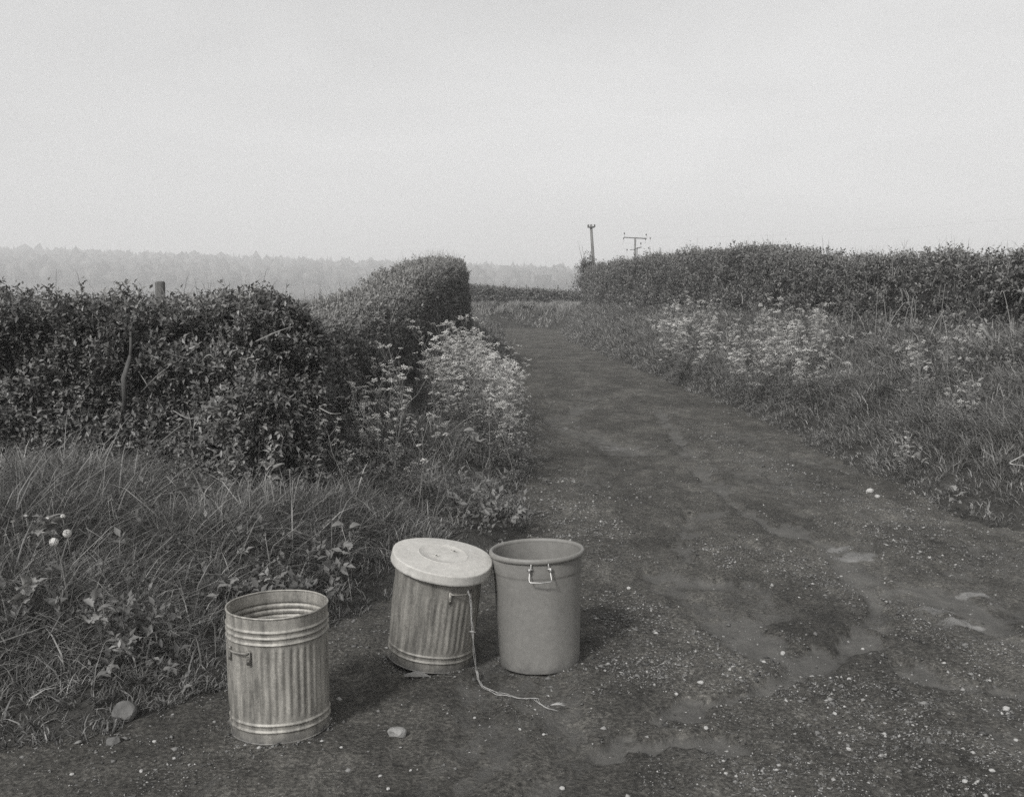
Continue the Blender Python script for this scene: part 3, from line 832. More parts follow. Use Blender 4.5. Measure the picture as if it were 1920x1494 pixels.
def gz(u, v): return G(u, v)
LB = gz(524, 1362); MB = gz(806, 1238); PB = gz(1012, 1234)
steel_bin('metal_dustbin', 'open corrugated galvanised metal dustbin standing apart, empty with no lid', M['galv'], h=.56, rt=.221, rb=.214, loc=(LB[0], LB[1] + .03, -.004), rot=(R(-.5), R(-.6), 0), haz=R(234), hz=.41, oval=.012,
          dent=[(R(250), .16, .35, .08, .005), (R(150), .3, .3, .1, .006)], seed=1)
mb_rot = (R(2.0), R(6.8), 0)
steel_bin('metal_dustbin', 'leaning corrugated metal dustbin under a pale round lid', M['galv_dull'], h=.53, rt=.228, rb=.220, tops=(.012,), amp=.003, loc=(MB[0], MB[1], .022), rot=mb_rot, haz=R(306), hz=.432, oval=.01,
          dent=[(R(215), .24, .10, .10, .012), (R(232), .17, .06, .05, .008), (R(255), .2, .2, .06, .004)], seed=2)

# pale plastic lid lying crooked on the leaning bin
def lid():
    e = Matrix.Rotation(mb_rot[1], 4, 'Y') @ Matrix.Rotation(mb_rot[0], 4, 'X')
    top = Vector((MB[0], MB[1], .022)) + (Matrix.Rotation(mb_rot[1], 3, 'Y') @ Matrix.Rotation(mb_rot[0], 3, 'X')) @ Vector((0.008, -.004, .561))
    root = obj('bin_lid', None, loc=top, rot=(R(6.2), R(9.8), R(0)), label='pale round plastic lid with raised centre disc, lying on the leaning dustbin', cat='lid')
    prof = [(.262, -.050), (.2655, -.052), (.268, -.050), (.2668, -.040), (.2642, -.014), (.2637, -.008), (.2632, -.0045), (.2615, -.0015), (.2585, -.0002), (.254, .0003), (.246, .0008), (.22, .003), (.18, .0065), (.135, .0105), (.1335, .0105), (.1305, .0135), (.1275, .0135), (.125, .0105), (.08, .0125), (.0003, .0135)]
    inner = [(.0003, .008), (.2, .001), (.24, -.003), (.2575, -.008), (.262, -.050)]
    def wob(t, z, r):
        k = sm(.2, .26, r)
        da = (t - R(238) + math.pi) % (2 * math.pi) - math.pi
        r = r + k * (.0022 * np.sin(2 * t + .4) + .0012 * np.sin(5 * t)) - .006 * np.exp(-(da / .06) ** 2) * sm(.0, -.03, z)
        z = z + k * (.0035 * np.sin(2 * t + 1.0) + .002 * np.sin(3 * t)) + .0015 * np.sin(2 * t) * (r / .26)
        return r, z
    V, Q_, T_ = join([lathe(prof, 160, wob), lathe(inner, 160, wob)])
    obj('cover', mesh_np('cover', V, Q_, T_, smooth=True), M['lidplastic'], root)
    # two stumps where the handle has broken off
    for x, y in ((-.035, -.05), (.052, .052)):
        pts = [(x + .018 * math.cos(a) * (1 + .2 * math.sin(3 * a)), y + .014 * math.sin(a), .0142) for a in np.linspace(0, 2 * math.pi * .93, 16)]
        V, Q_, T_ = tube(pts, .0022, 6)
        v2, q2, t2 = lathe([(.0045, .0145), (.0045, .0165), (.0002, .0165)], 12)
        v2 = v2 + np.array([x + .004, y, 0])
        st_ = obj('handle_stump', mesh_np('handle_stump', V, Q_, T_, smooth=True), M['lidplastic'], root)
        obj('screw', mesh_np('screw', v2, q2, t2), M['iron'], st_)
lid()

# plain plastic bin
def plastic_bin():
    root = obj('plastic_bin', None, loc=(PB[0], PB[1], -.014), rot=(R(-1.0), R(-1.6), 0), label='open smooth grey plastic bin with wire handle', cat='bin')
    h = .615; rb, rt = .212, .236
    def rad(z): return rb + (rt - rb) * z / h
    zs = np.linspace(.012, h - .02, 30)
    prof = [(.0005, 0), (rb - .004, 0), (rb - .001, .002), (rb, .006)] + [(rad(z), z) for z in zs if z < .50] + [(rad(.502), .502), (rad(.506) + .0022, .506)] + [(rad(z) + .0025, z) for z in zs if z > .508]
    inner = [(rad(z) - .004, z) for z in zs[::-1]] + [(rb - .006, .006), (.0005, .006)]
    f = lambda t, z, r: (r + .0015 * np.sin(2 * t + 1) * (r > .1) + .0008 * np.sin(9 * t) * (r > .1), z)
    V, Q_, T_ = join([lathe(prof, 128, f), lathe(inner, 128, f)])
    obj('body', mesh_np('body', V, Q_, T_, smooth=True), M['plastic'], root)
    a = np.linspace(-.5 * math.pi, 1.5 * math.pi, 15)[::-1]
    V, Q_, T_ = lathe([(rt + .006 + .011 * math.cos(k), h - .016 + .015 * math.sin(k)) for k in a], 128, lambda t, z, r: (r + .0015 * np.sin(2 * t + 1), z))
    obj('rim', mesh_np('rim', V, Q_, T_, smooth=True), M['plastic'], root)
    for az in (R(272), R(92)):
        def cyl(da, r, z): return (r * math.cos(az + da), r * math.sin(az + da), z)
        R0 = rad(.5) + .004; w = .215
        # hanging wire bail
        pts = [cyl(-w + .03, R0 + .012, 0.5680), cyl(-w, R0 + .012, 0.5558), cyl(-w, R0 + .02, 0.5378), cyl(-w + .004, R0 + .034, 0.5148), cyl(-w + .012, R0 + .038, 0.5061), cyl(-w + .035, R0 + .040, 0.5032), cyl(0, R0 + .046, 0.5025),
               cyl(w - .035, R0 + .040, 0.5032), cyl(w - .012, R0 + .038, 0.5061), cyl(w - .004, R0 + .034, 0.5148), cyl(w, R0 + .02, 0.5378), cyl(w, R0 + .012, 0.5558), cyl(w - .03, R0 + .012, 0.5680)]
        V, Q_, T_ = tube(pts, .0034, 8)
        hd = obj('handle', mesh_np('handle', V, Q_, T_, smooth=True), M['wire'], root)
        for sg in (-1, 1):
            p1 = [cyl(sg * (w - .035), R0 + .008, 0.5990), cyl(sg * (w - .035), R0 + .012, 0.5810), cyl(sg * (w - .03), R0 + .014, 0.5652), cyl(sg * (w - .01), R0 + .016, 0.5565)]
            p2 = [cyl(sg * (w + .045), R0 + .010, 0.5580), cyl(sg * (w), R0 + .018, 0.5608), cyl(sg * (w - .06), R0 + .010, 0.5637)]
            V, Q_, T_ = join([tube(p1, .0036, 7), tube(p2, .0046, 7), tube([cyl(sg * w, R0 + .014, 0.5695), cyl(sg * w, R0 + .02, 0.5493)], .0065, 8)])
            obj('bracket', mesh_np('bracket', V, Q_, T_, smooth=True), M['wire'], hd)
plastic_bin()

# twine hanging from the handle of the leaning bin and trailing over the ground
def twine():
    tie = ground_at(884, 1246)
    base = np.array([G(884, 1120)[0], 0, 0])
    d0 = MB[1] - .19
    def at_depth(u, v, y):
        d = ray(u, v); t = y / d[1]; return np.array([d[0] * t, y, CAMH + d[2] * t])
    up = [at_depth(876, 1105, d0 - .02), at_depth(882, 1120, d0 - .03), at_depth(884, 1150, d0 - .03), at_depth(886, 1185, d0 - .03), at_depth(889, 1225, d0 - .02)]
    gr = [np.array([*G(u, v), .012]) for u, v in ((893, 1262), (905, 1280), (935, 1294), (970, 1302), (1005, 1304), (1022, 1318), (1040, 1326))]
    pts = np.array(up + gr)
    tt = np.linspace(0, len(pts) - 1, 90)
    base = np.stack([np.interp(tt, np.arange(len(pts)), pts[:, k]) for k in range(3)], -1)
    parts = []
    for s_ in range(4):
        o_ = np.zeros_like(base)
        amp = .004 + .010 * sm(40, 80, np.arange(90))
        o_[:, 0] = amp * np.sin(np.arange(90) * (.23 + .05 * s_) + s_ * 1.7); o_[:, 1] = amp * np.cos(np.arange(90) * (.19 + .04 * s_) + s_ * 2.3) * .8
        n_ = 90 if s_ < 3 else 74
        pp = base + o_; pp[:, 2] = np.where(np.arange(90) > 42, np.maximum(lane_z(pp[:, 0], pp[:, 1]) + .004 + .002 * s_, pp[:, 2] * 0 - 1), pp[:, 2])
        parts.append(tube(pp[:n_], .0016, 5))
    kn = base[24]
    parts.append(tube([kn + np.array([-.016, -.004, .002]), kn, kn + np.array([.016, -.004, -.001])], [.002, .0045, .002], 6))
    for k in range(6):
        e_ = base[-1]; a = rng.uniform(-1.2, .8)
        parts.append(tube([e_ - np.array([.02, 0, 0]), e_ + .5 * np.array([.05 * math.cos(a), .05 * math.sin(a), .012]), e_ + np.array([.05 * math.cos(a), .05 * math.sin(a), .002])], .0016, 5))
    V, Q_, T_ = join(parts)
    obj('twine', mesh_np('twine', V, Q_, T_, smooth=True), M['twine'], label='pale frayed twine tied to a dustbin handle and trailing on the ground', cat='twine')
twine()

# ------------------------------------------------------------------ stones
def rock_mesh(name, seed, sx, sy, sz, sub=3):
    import bmesh
    bm = bmesh.new(); bmesh.ops.create_icosphere(bm, subdivisions=sub, radius=1)
    r2 = np.random.default_rng(seed); planes = norm(r2.normal(0, 1, (9, 3))); dd = r2.uniform(.62, .95, 9)
    for v in bm.verts:
        c = np.array(v.co)
        for n_, d_ in zip(planes, dd):
            k = c @ n_
            if k > d_: c = c - n_ * (k - d_) * .9
        c = c * (1 + .05 * (fbm(np.array([c[0] * 3 + seed]), np.array([c[1] * 3 + c[2] * 2]), seed)[0] - .5))
        v.co = (c[0] * sx, c[1] * sy, c[2] * sz)
    me = bpy.data.meshes.new(name); bm.to_mesh(me); bm.free()
    me.polygons.foreach_set('use_smooth', np.zeros(len(me.polygons), bool))
    return me
def gtop(x, y): return float(max(lane_z(np.array([x]), np.array([y]))[0], height(np.array([x]), np.array([y]))[0]))
c = G(745, 1380); obj('rock', rock_mesh('rock', 3, .046, .034, .029), M['palerock'], loc=(*c, gtop(*c) + .012), rot=(0, .15, .3), label='fist-sized rough stone lying alone on the bare ground', cat='rock')
c = G(232, 1350); obj('rock', rock_mesh('rock', 5, .062, .055, .055), M['rock'], loc=(*c, gtop(*c) + .018), rot=(0, .1, 1.0), label='large rounded stone half hidden in the grass at the verge edge', cat='rock')
c = G(214, 1392); obj('rock', rock_mesh('rock', 8, .032, .035, .025), M['rock'], loc=(*c, gtop(*c) + .008), rot=(0, 0, 2.0), label='small flat stone beside the large rounded stone', cat='rock')
pm = [rock_mesh('pebble', 20 + k, 1, .8, .6, 2) for k in range(4)]
PEB = [(1314, 1283, 14), (1468, 1218, 13), (1054, 1482, 12), (1809, 1473, 13), (1591, 1409, 11), (1631, 925, 15), (1645, 934, 12), (1860, 1450, 12), (1324, 1367, 11), (1268, 1304, 9), (1592, 1276, 9), (1565, 1340, 10), (1886, 1332, 15),
       (1618, 1205, 9), (1432, 1246, 9), (1732, 1246, 9), (1179, 1105, 9), (1361, 1452, 8), (1905, 1383, 10), (1523, 1266, 9), (1388, 1273, 8), (265, 1444, 10), (135, 1452, 9), (728, 1480, 9), (290, 1390, 10), (770, 1440, 7), (620, 1345, 7), (1020, 1372, 8), (975, 1366, 7), (640, 1402, 7), (890, 1335, 7)]
for k, (u, v, w) in enumerate(PEB):
    c = G(u, v); s_ = w / FPX * c[1] * .55
    o = obj('pebble', pm[k % 4], M['palestone'], loc=(*c, gtop(*c) + s_ * .25), rot=(0, 0, k * 1.3), label='pale pebble, larger than the gravel, ' + ('at the foot of the right bank' if v < 1000 else 'on the bare ground in front of the metal dustbins' if u < 1000 else 'in the dirt beside the plastic bin' if u < 1290 and v < 1330 else 'in the washed mud of the lane' if v < 1260 else 'among the gravel of the near road' if v < 1400 else 'on the near road beyond the gravel drift'), cat='pebble', group='larger pale pebbles on the lane')
    o.scale = (s_, s_, s_)

# ------------------------------------------------------------------ fence posts and poles
def post(u, v, y, w, h, label, lean=(0, 0)):
    d = ray(u, v); t = y / d[1]; top = np.array([d[0] * t, y, CAMH + d[2] * t])
    V, Q_, T_ = tube([(0, 0, 0), (0, 0, h * .5), (.006, 0, h - .01), (.006, 0, h)], [w, w * .98, w * .95, w * .8], 10)
    V = V + (np.random.default_rng(int(u)).normal(0, w * .05, V.shape))
    obj('fence_post', mesh_np('fence_post', V, Q_, T_), M['bark'], loc=(top[0], top[1], top[2] - h), rot=(lean[0], lean[1], 0), label=label, cat='fence post')
post(299, 528, 9.5, .048, 1.45, 'thick square-cut fence post rising behind the front hedge')
post(637, 546, 12.5, .032, 1.4, 'thin dark fence post standing where front hedge and lane hedge meet', (0, .08))
post(738, 500, 21.0, .045, 2.0, 'grey fence post just clear of the top of the lane hedge')
post(772, 494, 25.0, .04, 2.1, 'thin fence post sticking out of the lane hedge top near its far end')
post(784, 491, 27.0, .05, 2.1, 'short dark fence post on the lane hedge top beside a thin post')
# broken stake in the front hedge
def at_y(u, v, y):
    d = ray(u, v); t = y / d[1]; return np.array([d[0] * t, y, CAMH + d[2] * t])
a, b_, c_ = at_y(245, 622, 7.52), at_y(244, 672, 7.5), at_y(232, 708, 7.45)
V, Q_, T_ = join([tube([a, (a + b_) / 2 + np.array([.003, 0, 0]), b_], [.009, .010, .012], 8), tube([b_ + np.array([0, 0, .02]), (b_ + c_) / 2, c_, c_ + np.array([-.01, .02, -.25])], [.013, .019, .019, .016], 9)])
obj('hedge_stake', mesh_np('hedge_stake', V, Q_, T_), M['bark'], label='broken stake standing in the face of the front hedge', cat='stake')

def telegraph_pole():
    y = 77.0; top = at_y(1108, 421, y); bot = at_y(1114, 515, y); g = 1.2
    k = (top[2] - g) / (top[2] - bot[2]); base = top + (bot - top) * k
    root = obj('telegraph_pole', None, loc=base, label='stout leaning wooden telegraph pole rising behind the hedge end', cat='pole')
    h = top - base
    V, Q_, T_ = tube([np.zeros(3), h * .5, h], [.15, .125, .10], 12)
    obj('shaft', mesh_np('shaft', V, Q_, T_, smooth=True), M['pole'], root)
    V, Q_, T_ = box(h[0], h[1] - .14, h[2] - .22, .52, .10, .11)
    arm = obj('crossarm', mesh_np('crossarm', V, Q_), M['iron'], root)
    for sx in (-.22, .27):
        V, Q_, T_ = lathe([(.0, -.05), (.05, -.05), (.075, .0), (.055, .04), (.07, .08), (.04, .15), (.0, .16)], 12)
        obj('insulator', mesh_np('insulator', V + np.array([h[0] + sx, h[1] - .14, h[2] - .16]), Q_, smooth=True), M['iron'], arm)
telegraph_pole()

def power_pole():
    y = 118.0; top = at_y(1191, 445, y); g = 1.4
    root = obj('power_pole', None, loc=(top[0], top[1], g), label='distant slender power pole with a wide crossarm and hanging insulators', cat='pole')
    h = top[2] - g
    V, Q_, T_ = tube([(0, 0, 0), (0, 0, h * .6), (0, 0, h)], [.15, .13, .11], 10)
    obj('shaft', mesh_np('shaft', V, Q_, T_, smooth=True), M['pole'], root)
    V, Q_, T_ = tube([(-1.32, 0, h - .02), (1.36, 0, h - .16)], .065, 6)
    arm = obj('crossarm', mesh_np('crossarm', V, Q_, T_), M['iron'], root)
    def ins(px, pz, par, r=.085):
        V, Q_, T_ = lathe([(.0, -.12), (r * .7, -.1), (r, 0), (r * .7, .1), (0, .12)], 10)
        V2, Q2, T2 = tube([(0, 0, -.45), (0, 0, -.1)], .012, 5)
        V, Q_, T_ = join([(V, Q_, None), (V2, Q2, T2)])
        obj('insulator', mesh_np('insulator', V + np.array([px, 0, pz]), Q_, T_, smooth=True), M['iron'], par)
    ins(-1.28, h + .45, arm); ins(1.30, h + .3, arm); ins(1.78, h - .12, arm, .07); ins(-1.38, h - .12, arm, .06); ins(1.22, h - .24, arm, .06)
    V, Q_, T_ = join([tube([(-.58, 0, h - 1.48), (0, -.12, h - 1.42)], .045, 6), tube([(0, -.12, h - 1.36), (.78, 0, h - 1.16)], .055, 6)])
    br = obj('lower_arm', mesh_np('lower_arm', V, Q_, T_), M['iron'], root)
    ins(.68, h - .72, br); ins(-.95, h - 1.46, br, .08); ins(.28, h - 1.27, br, .07)
    V, Q_, T_ = tube([(.22, -.1, h - 2.1), (.22, -.1, h - 1.3)], .05, 6)
    obj('fuse_box', mesh_np('fuse_box', V, Q_, T_), M['iron'], br)
    # cable sagging away to the right
    a = np.array([top[0] + 1.36, top[1], top[2] - .0]); b_ = at_y(1990, 403, 80.0)
    tt = np.linspace(0, 1, 24)
    P = a + (b_ - a) * tt[:, None]; P[:, 2] -= 4 * .5 * tt * (1 - tt)
    V, Q_, T_ = tube(P, .003, 4)
    obj('overhead_cable', mesh_np('overhead_cable', V, Q_, T_), M['cable'], label='thin overhead cable stretching from the power pole over the hedge', cat='cable')
power_pole()

# bush at the end of the bank hedge
def sprig_bush():
    c = at_y(1103, 508, 58.0)
    root = obj('bush', None, loc=(c[0], c[1], 1.3), label='scraggy upright bush sticking above the far end of the bank hedge', cat='bush')
    n = 420
    P = rng.normal(0, 1, (n, 3)) * np.array([.24, .24, .30]) + np.array([0, 0, c[2] - 1.3])
    P2 = rng.normal(0, 1, (200, 3)) * np.array([.35, .3, .3]) + np.array([-.25, 0, c[2] - 2.2])
    P = np.vstack([P, P2]); n = len(P)
    A = norm(rng.normal(0, .6, (n, 3)) + np.array([0, 0, .7]))
    V, T, tn = shoots(P, A, np.full(n, .3), 6, np.full(n, .12), rng.uniform(.0, .5, n))
    obj('foliage', mesh_np('foliage', V, None, T, {'tone': tn}), M['leaf'], root, kind='stuff')
    V, Q_, T_ = join([tube([(0, 0, 0), (.02, 0, 1.2), (-.02, 0, c[2] - 1.0)], [.05, .04, .02], 7)] + [tube([(0, 0, c[2] - 1.6), (x_ * .5, 0, c[2] - .9), (x_, .05, c[2] + .1 + .12 * k)], [.02, .012, .005], 5) for k, x_ in enumerate((-.55, -.38, .2, -.62))])
    obj('stem', mesh_np('stem', V, Q_, T_), M['bark'], root)
sprig_bush()

# ------------------------------------------------------------------ wood on the far ridge
def wood():
    import bmesh
    bm = bmesh.new(); bmesh.ops.create_icosphere(bm, subdivisions=1, radius=1)
    v0 = np.array([v.co[:] for v in bm.verts]); f0 = np.array([[v.index for v in f.verts] for f in bm.faces]); bm.free()
    N = 2700
    x = rng.uniform(-640, 330, N); y = rng.uniform(560, 1010, N) - .06 * x
    y = np.concatenate([y, rng.uniform(930, 1000, 900) - .06 * np.linspace(-640, 330, 900)]); x = np.concatenate([x, np.linspace(-640, 330, 900)])
    n = len(x)
    con = rng.random(n) < np.where(y + .06 * x > 930, .4, .05)
    rw = np.where(con, rng.uniform(1.6, 2.6, n), rng.uniform(2.6, 6.0, n)); hh = np.where(con, rng.uniform(5, 9.5, n), rng.uniform(3.6, 8.0, n))
    z = height(x, y)
    w = 1 + rng.normal(0, .30, (n, len(v0)))
    top = v0[:, 2][None]
    P = v0[None] * w[..., None]
    taper = np.where(con[:, None], np.clip(.9 - .75 * (top + 1) / 2, .1, 1), 1)
    X = P[..., 0] * rw[:, None] * taper + x[:, None]; Y = P[..., 1] * rw[:, None] * taper + y[:, None]
    Z = P[..., 2] * hh[:, None] * .75 + (z + hh * .75)[:, None]
    V = np.stack([X, Y, Z], -1).reshape(-1, 3)
    F = (np.arange(n)[:, None, None] * len(v0) + f0[None]).reshape(-1, 3)
    obj('woodland', mesh_np('woodland', V, None, F, {'tone': np.repeat(np.clip(rng.normal(.5, .28, n), 0, 1), len(v0))}), M['wood_far'], kind='stuff', label='hazy wood covering the distant ridge')
wood()

# ------------------------------------------------------------------ wild plants
def umbel(seed):
    r = np.random.default_rng(seed); V, T, tn, off = [], [], [], 0
    nu = 10; quads = []; stem = []
    for k in range(nu):
        a = k * 2.4; rr = .031 * math.sqrt((k + .6) / nu)
        c = np.array([rr * math.cos(a), rr * math.sin(a), .024 - rr * rr * 6 + r.normal(0, .005)])
        m_ = 7
        for j in range(m_):
            aa = j * 2.4; q = .0070 * math.sqrt((j + .5) / m_)
            p = c + np.array([q * math.cos(aa), q * math.sin(aa), r.normal(0, .0015)])
            s_ = .0032; b = r.uniform(0, 3.14); tz = r.normal(0, .5, 2)
            e1 = np.array([math.cos(b), math.sin(b), tz[0]]) * s_; e2 = np.array([-math.sin(b), math.cos(b), tz[1]]) * s_
            V += [p - e1, p - e2, p + e1, p + e2]; quads.append((off, off + 1, off + 2, off + 3)); off += 4
    tone = np.repeat(r.uniform(0, 1, len(V) // 4), 4)
    return mesh_np('flower_head', np.array(V), np.array(quads), None, {'tone': tone})
UMB = [umbel(k) for k in range(3)]
for u_ in UMB: u_.materials.append(M['petal'])

def parsley_variant(seed, h):
    r = np.random.default_rng(seed); parts = []; heads = []
    def rays(p, d):
        for k in range(7):
            a = k * 2.4; e_ = p + np.array([.022 * math.cos(a), .022 * math.sin(a), .022])
            parts.append(tube([p, e_], .0012, 3, False))
        heads.append((p, d))
    main = [np.zeros(3)]
    d = norm(np.array([[r.normal(0, .14), r.normal(0, .14), 1]]))[0]
    for k in range(5): main.append(main[-1] + d * h / 5 + r.normal(0, .012, 3)); d = norm((d + r.normal(0, .07, 3))[None])[0]
    parts.append(tube(main, [.005, .0048, .0042, .0036, .003, .0022], 5, False)); rays(main[-1], d)
    for k in range(1, 5):
        for j in range(2):
            a = r.uniform(0, 6.28); o_ = np.array([math.cos(a), math.sin(a), 0]); ln = h * r.uniform(.16, .34)
            p0 = main[k] + (main[k + 1] - main[k]) * r.random()
            p1 = p0 + o_ * ln * .5 + np.array([0, 0, ln * .55]); p2 = p1 + o_ * ln * .25 + np.array([0, 0, ln * .55])
            parts.append(tube([p0, p1, p2], [.0028, .0022, .0016], 4, False)); rays(p2, o_)
            if r.random() < .9:
                p3 = p1 - o_ * ln * .1 + np.array([o_[1] * .08, -o_[0] * .08, ln * .45]); parts.append(tube([p1, p3], .0014, 4, False)); rays(p3, o_)
    V, Q_, T_ = join(parts)
    stem = mesh_np('stem', V, Q_, T_, {'tone': np.full(len(V), .8)}); stem.materials.append(M['herb'])
    # ferny leaves
    n = 900
    li = r.integers(0, 14, n); az = li * 2.4; tt = r.random(n) ** .8; L_ = .16 + .16 * (li % 3)
    z0 = (li / 14) * h * .62
    cx = np.cos(az) * tt * L_; cy = np.sin(az) * tt * L_
    sp = (1 - tt) * .10 + .01; off = r.uniform(-1, 1, n) * sp
    C = np.stack([cx - np.sin(az) * off, cy + np.cos(az) * off, z0 + .12 * tt - .16 * tt ** 2 + r.normal(0, .012, n)], -1)
    D = norm(np.stack([np.cos(az) + r.normal(0, .5, n) - np.sin(az) * np.sign(off) * .8, np.sin(az) + r.normal(0, .5, n) + np.cos(az) * np.sign(off) * .8, r.normal(0, .3, n)], -1))
    V, T, tn = leaves(C, D, norm(np.array([0, 0, 1.0]) + r.normal(0, .3, (n, 3))), np.full(n, .026), np.full(n, .013), .1, np.clip(r.normal(.4, .25, n), 0, 1))
    fol = mesh_np('leaf_spray', V, None, T, {'tone': tn}); fol.materials.append(M['herb'])
    return stem, fol, heads
PV = [parsley_variant(40 + k, hgt) for k, hgt in enumerate((.85, .95, .7, .6, .8))]
def parsley(x, y, k, sc, label, group, dz=0.0):
    stem, fol, heads = PV[k % len(PV)]
    z = float(height(np.array([x]), np.array([y]))[0]) - .02 + dz
    root = obj('cow_parsley', None, loc=(x, y, z), rot=(random.gauss(0, .10), random.gauss(0, .10), random.uniform(0, 6.28)), label=label, cat='wildflower', group=group)
    root.scale = (sc, sc, sc)
    obj('stem', stem, None, root); obj('leaf_spray', fol, None, root)
    for j, (p, d) in enumerate(heads):
        hd = obj('flower_head', UMB[(k + j) % 3], None, root, loc=p, rot=(random.gauss(0, .3), random.gauss(0, .3), j))
        s_ = random.uniform(.7, 1.2) * (1.0 if y < 12 else 1.15); hd.scale = (s_, s_, s_)
# big clump on the left of the lane
for k in range(84):
    v_ = 12.9 * math.pow(random.random(), 1.0); y_ = 9.8 + 6.8 * random.random() ** .9
    e_ = random.uniform(.05, 1.15)
    x_ = float(np.interp(y_, LY, LX)) - e_
    sc = random.uniform(.85, 1.2)
    where = 'at lane edge' if e_ < .4 else ('in mid drift' if e_ < .8 else 'against the leaves')
    size = 'tall' if sc * (.85, .95, .7, .6, .8)[k % 5] > .8 else 'short'
    near = 'towards the front hedge' if y_ < 12 else ('halfway along' if y_ < 14.3 else 'towards the bend')
    parsley(x_, y_, k, sc, f'{size} cow parsley below the lane hedge, {where}, {near}', 'cow parsley below the lane hedge')
for k in range(15):
    y_ = random.uniform(7.8, 10.2); x_ = random.uniform(-1.45, -.75)
    parsley(x_, y_, k, random.uniform(.7, 1.0), 'slender cow parsley at the corner between front hedge and lane hedge', 'cow parsley at the hedge corner')
# right bank drifts (pixel boxes on the bank)
DR = [((1235, 640, 1330, 720), 26, 'cow parsley in the far drift of the right bank', .85), ((1360, 650, 1560, 780), 50, 'cow parsley in the wide middle drift of the right bank', .72), ((1690, 720, 1800, 830), 9, 'cow parsley in the sparse near drift of the right bank', .62),
      ((1650, 870, 1710, 905), 4, 'cow parsley at the foot of the right bank', .33), ((1800, 680, 1915, 800), 5, 'cow parsley scattered before the leafy end of the bank hedge', .4), ((1560, 960, 1800, 962), 0, '', .3)]
for (u0, v0, u1, v1), n_, lab, sc in DR:
    for k in range(n_):
        p_ = ground_at(random.uniform(u0, u1), random.uniform(v0, v1))
        q_ = sc * 1.4 * random.uniform(.8, 1.2)
        e_ = float(verge(p_[0:1], p_[1:2])[1][0])
        lb = lab.replace('cow parsley', ('tall ' if q_ > sc * 1.4 else 'short ') + 'cow parsley', 1) + (', low near the lane' if e_ < .9 else (', halfway up the slope' if e_ < 1.7 else ', up towards the hedge'))
        parsley(p_[0], p_[1], k, q_, lb, lab.replace('cow parsley', 'plants'))

# broad-leaved weeds
def broad_leaf(seed, ln, wd, lobes=0):
    r = np.random.default_rng(seed); n = 9; rows = []
    for i in range(n):
        t = i / (n - 1); w = wd * (math.sin(math.pi * min(1, t * .92 + .06)) ** .8) * (1 + (.28 * math.cos(i * math.pi) if lobes else .06 * r.normal()))
        w = max(w, .002)
        z = .35 * ln * t - .55 * ln * t * t
        for k in (-1, -.5, 0, .5, 1):
            rows.append((t * ln, k * w * .5, z + abs(k) * w * .22 + r.normal(0, .0025)))
    Q_ = [(i * 5 + k, i * 5 + k + 1, (i + 1) * 5 + k + 1, (i + 1) * 5 + k) for i in range(n - 1) for k in range(4)]
    me = mesh_np('leaf', np.array(rows), np.array(Q_), None, {'tone': np.full(len(rows), r.uniform(.45, 1.0))}, smooth=True)
    me.materials.append(M['herb']); return me
BL = [broad_leaf(k, 1, .5, k % 2) for k in range(4)]
def weed(u, v, n_, size, label, up=.5, spread=6.28, group=None):
    p_ = ground_at(u, v)
    root = obj('broad_leaved_weed', None, loc=(p_[0], p_[1] - .05, p_[2] + .17), label=label, cat='weed', group=group)
    for k in range(n_):
        s_ = size * random.uniform(.65, 1.2)
        lf = obj('leaf', BL[k % 4], None, root, loc=(random.gauss(0, .02), random.gauss(0, .02), random.uniform(-.02, .18)), rot=(random.gauss(0, .4), -up + random.gauss(0, .35), k * 2.4 + random.random()))
        lf.scale = (s_, s_, s_)
weed(100, 1085, 26, .105, 'leafy clump of jagged broad leaves under the dandelion clocks')
weed(60, 1215, 20, .10, 'clump of broad leaves low on the bank beside the large rounded stone')
weed(190, 1235, 9, .09, 'sprawling broad leaves at the foot of the bank above the large rounded stone')
weed(655, 1075, 5, .12, 'dock with a pale withered leaf behind the gap between the metal dustbins')
weed(505, 945, 6, .12, 'dock with upright pale leaves in long grass behind the lone dustbin')
weed(890, 870, 7, .12, 'small broad-leaved weed at the lane edge behind the leaning dustbin')
weed(1590, 960, 0, .1, 'x') if False else None
weed(1720, 900, 8, .10, 'low leafy weed at the foot of the right bank')
weed(1790, 975, 8, .11, 'leafy weed in the overhanging grass tuft of the right bank')
# withered leaf on the ground before the leaning bin
c = G(780, 1272)
lf = obj('fallen_leaf', BL[0].copy(), None, loc=(c[0] - .06, c[1], gtop(*c) + .012), rot=(0.2, 0, .15), label='withered pale leaf on the ground below the leaning dustbin', cat='leaf'); lf.scale = (.13, .1, .05)

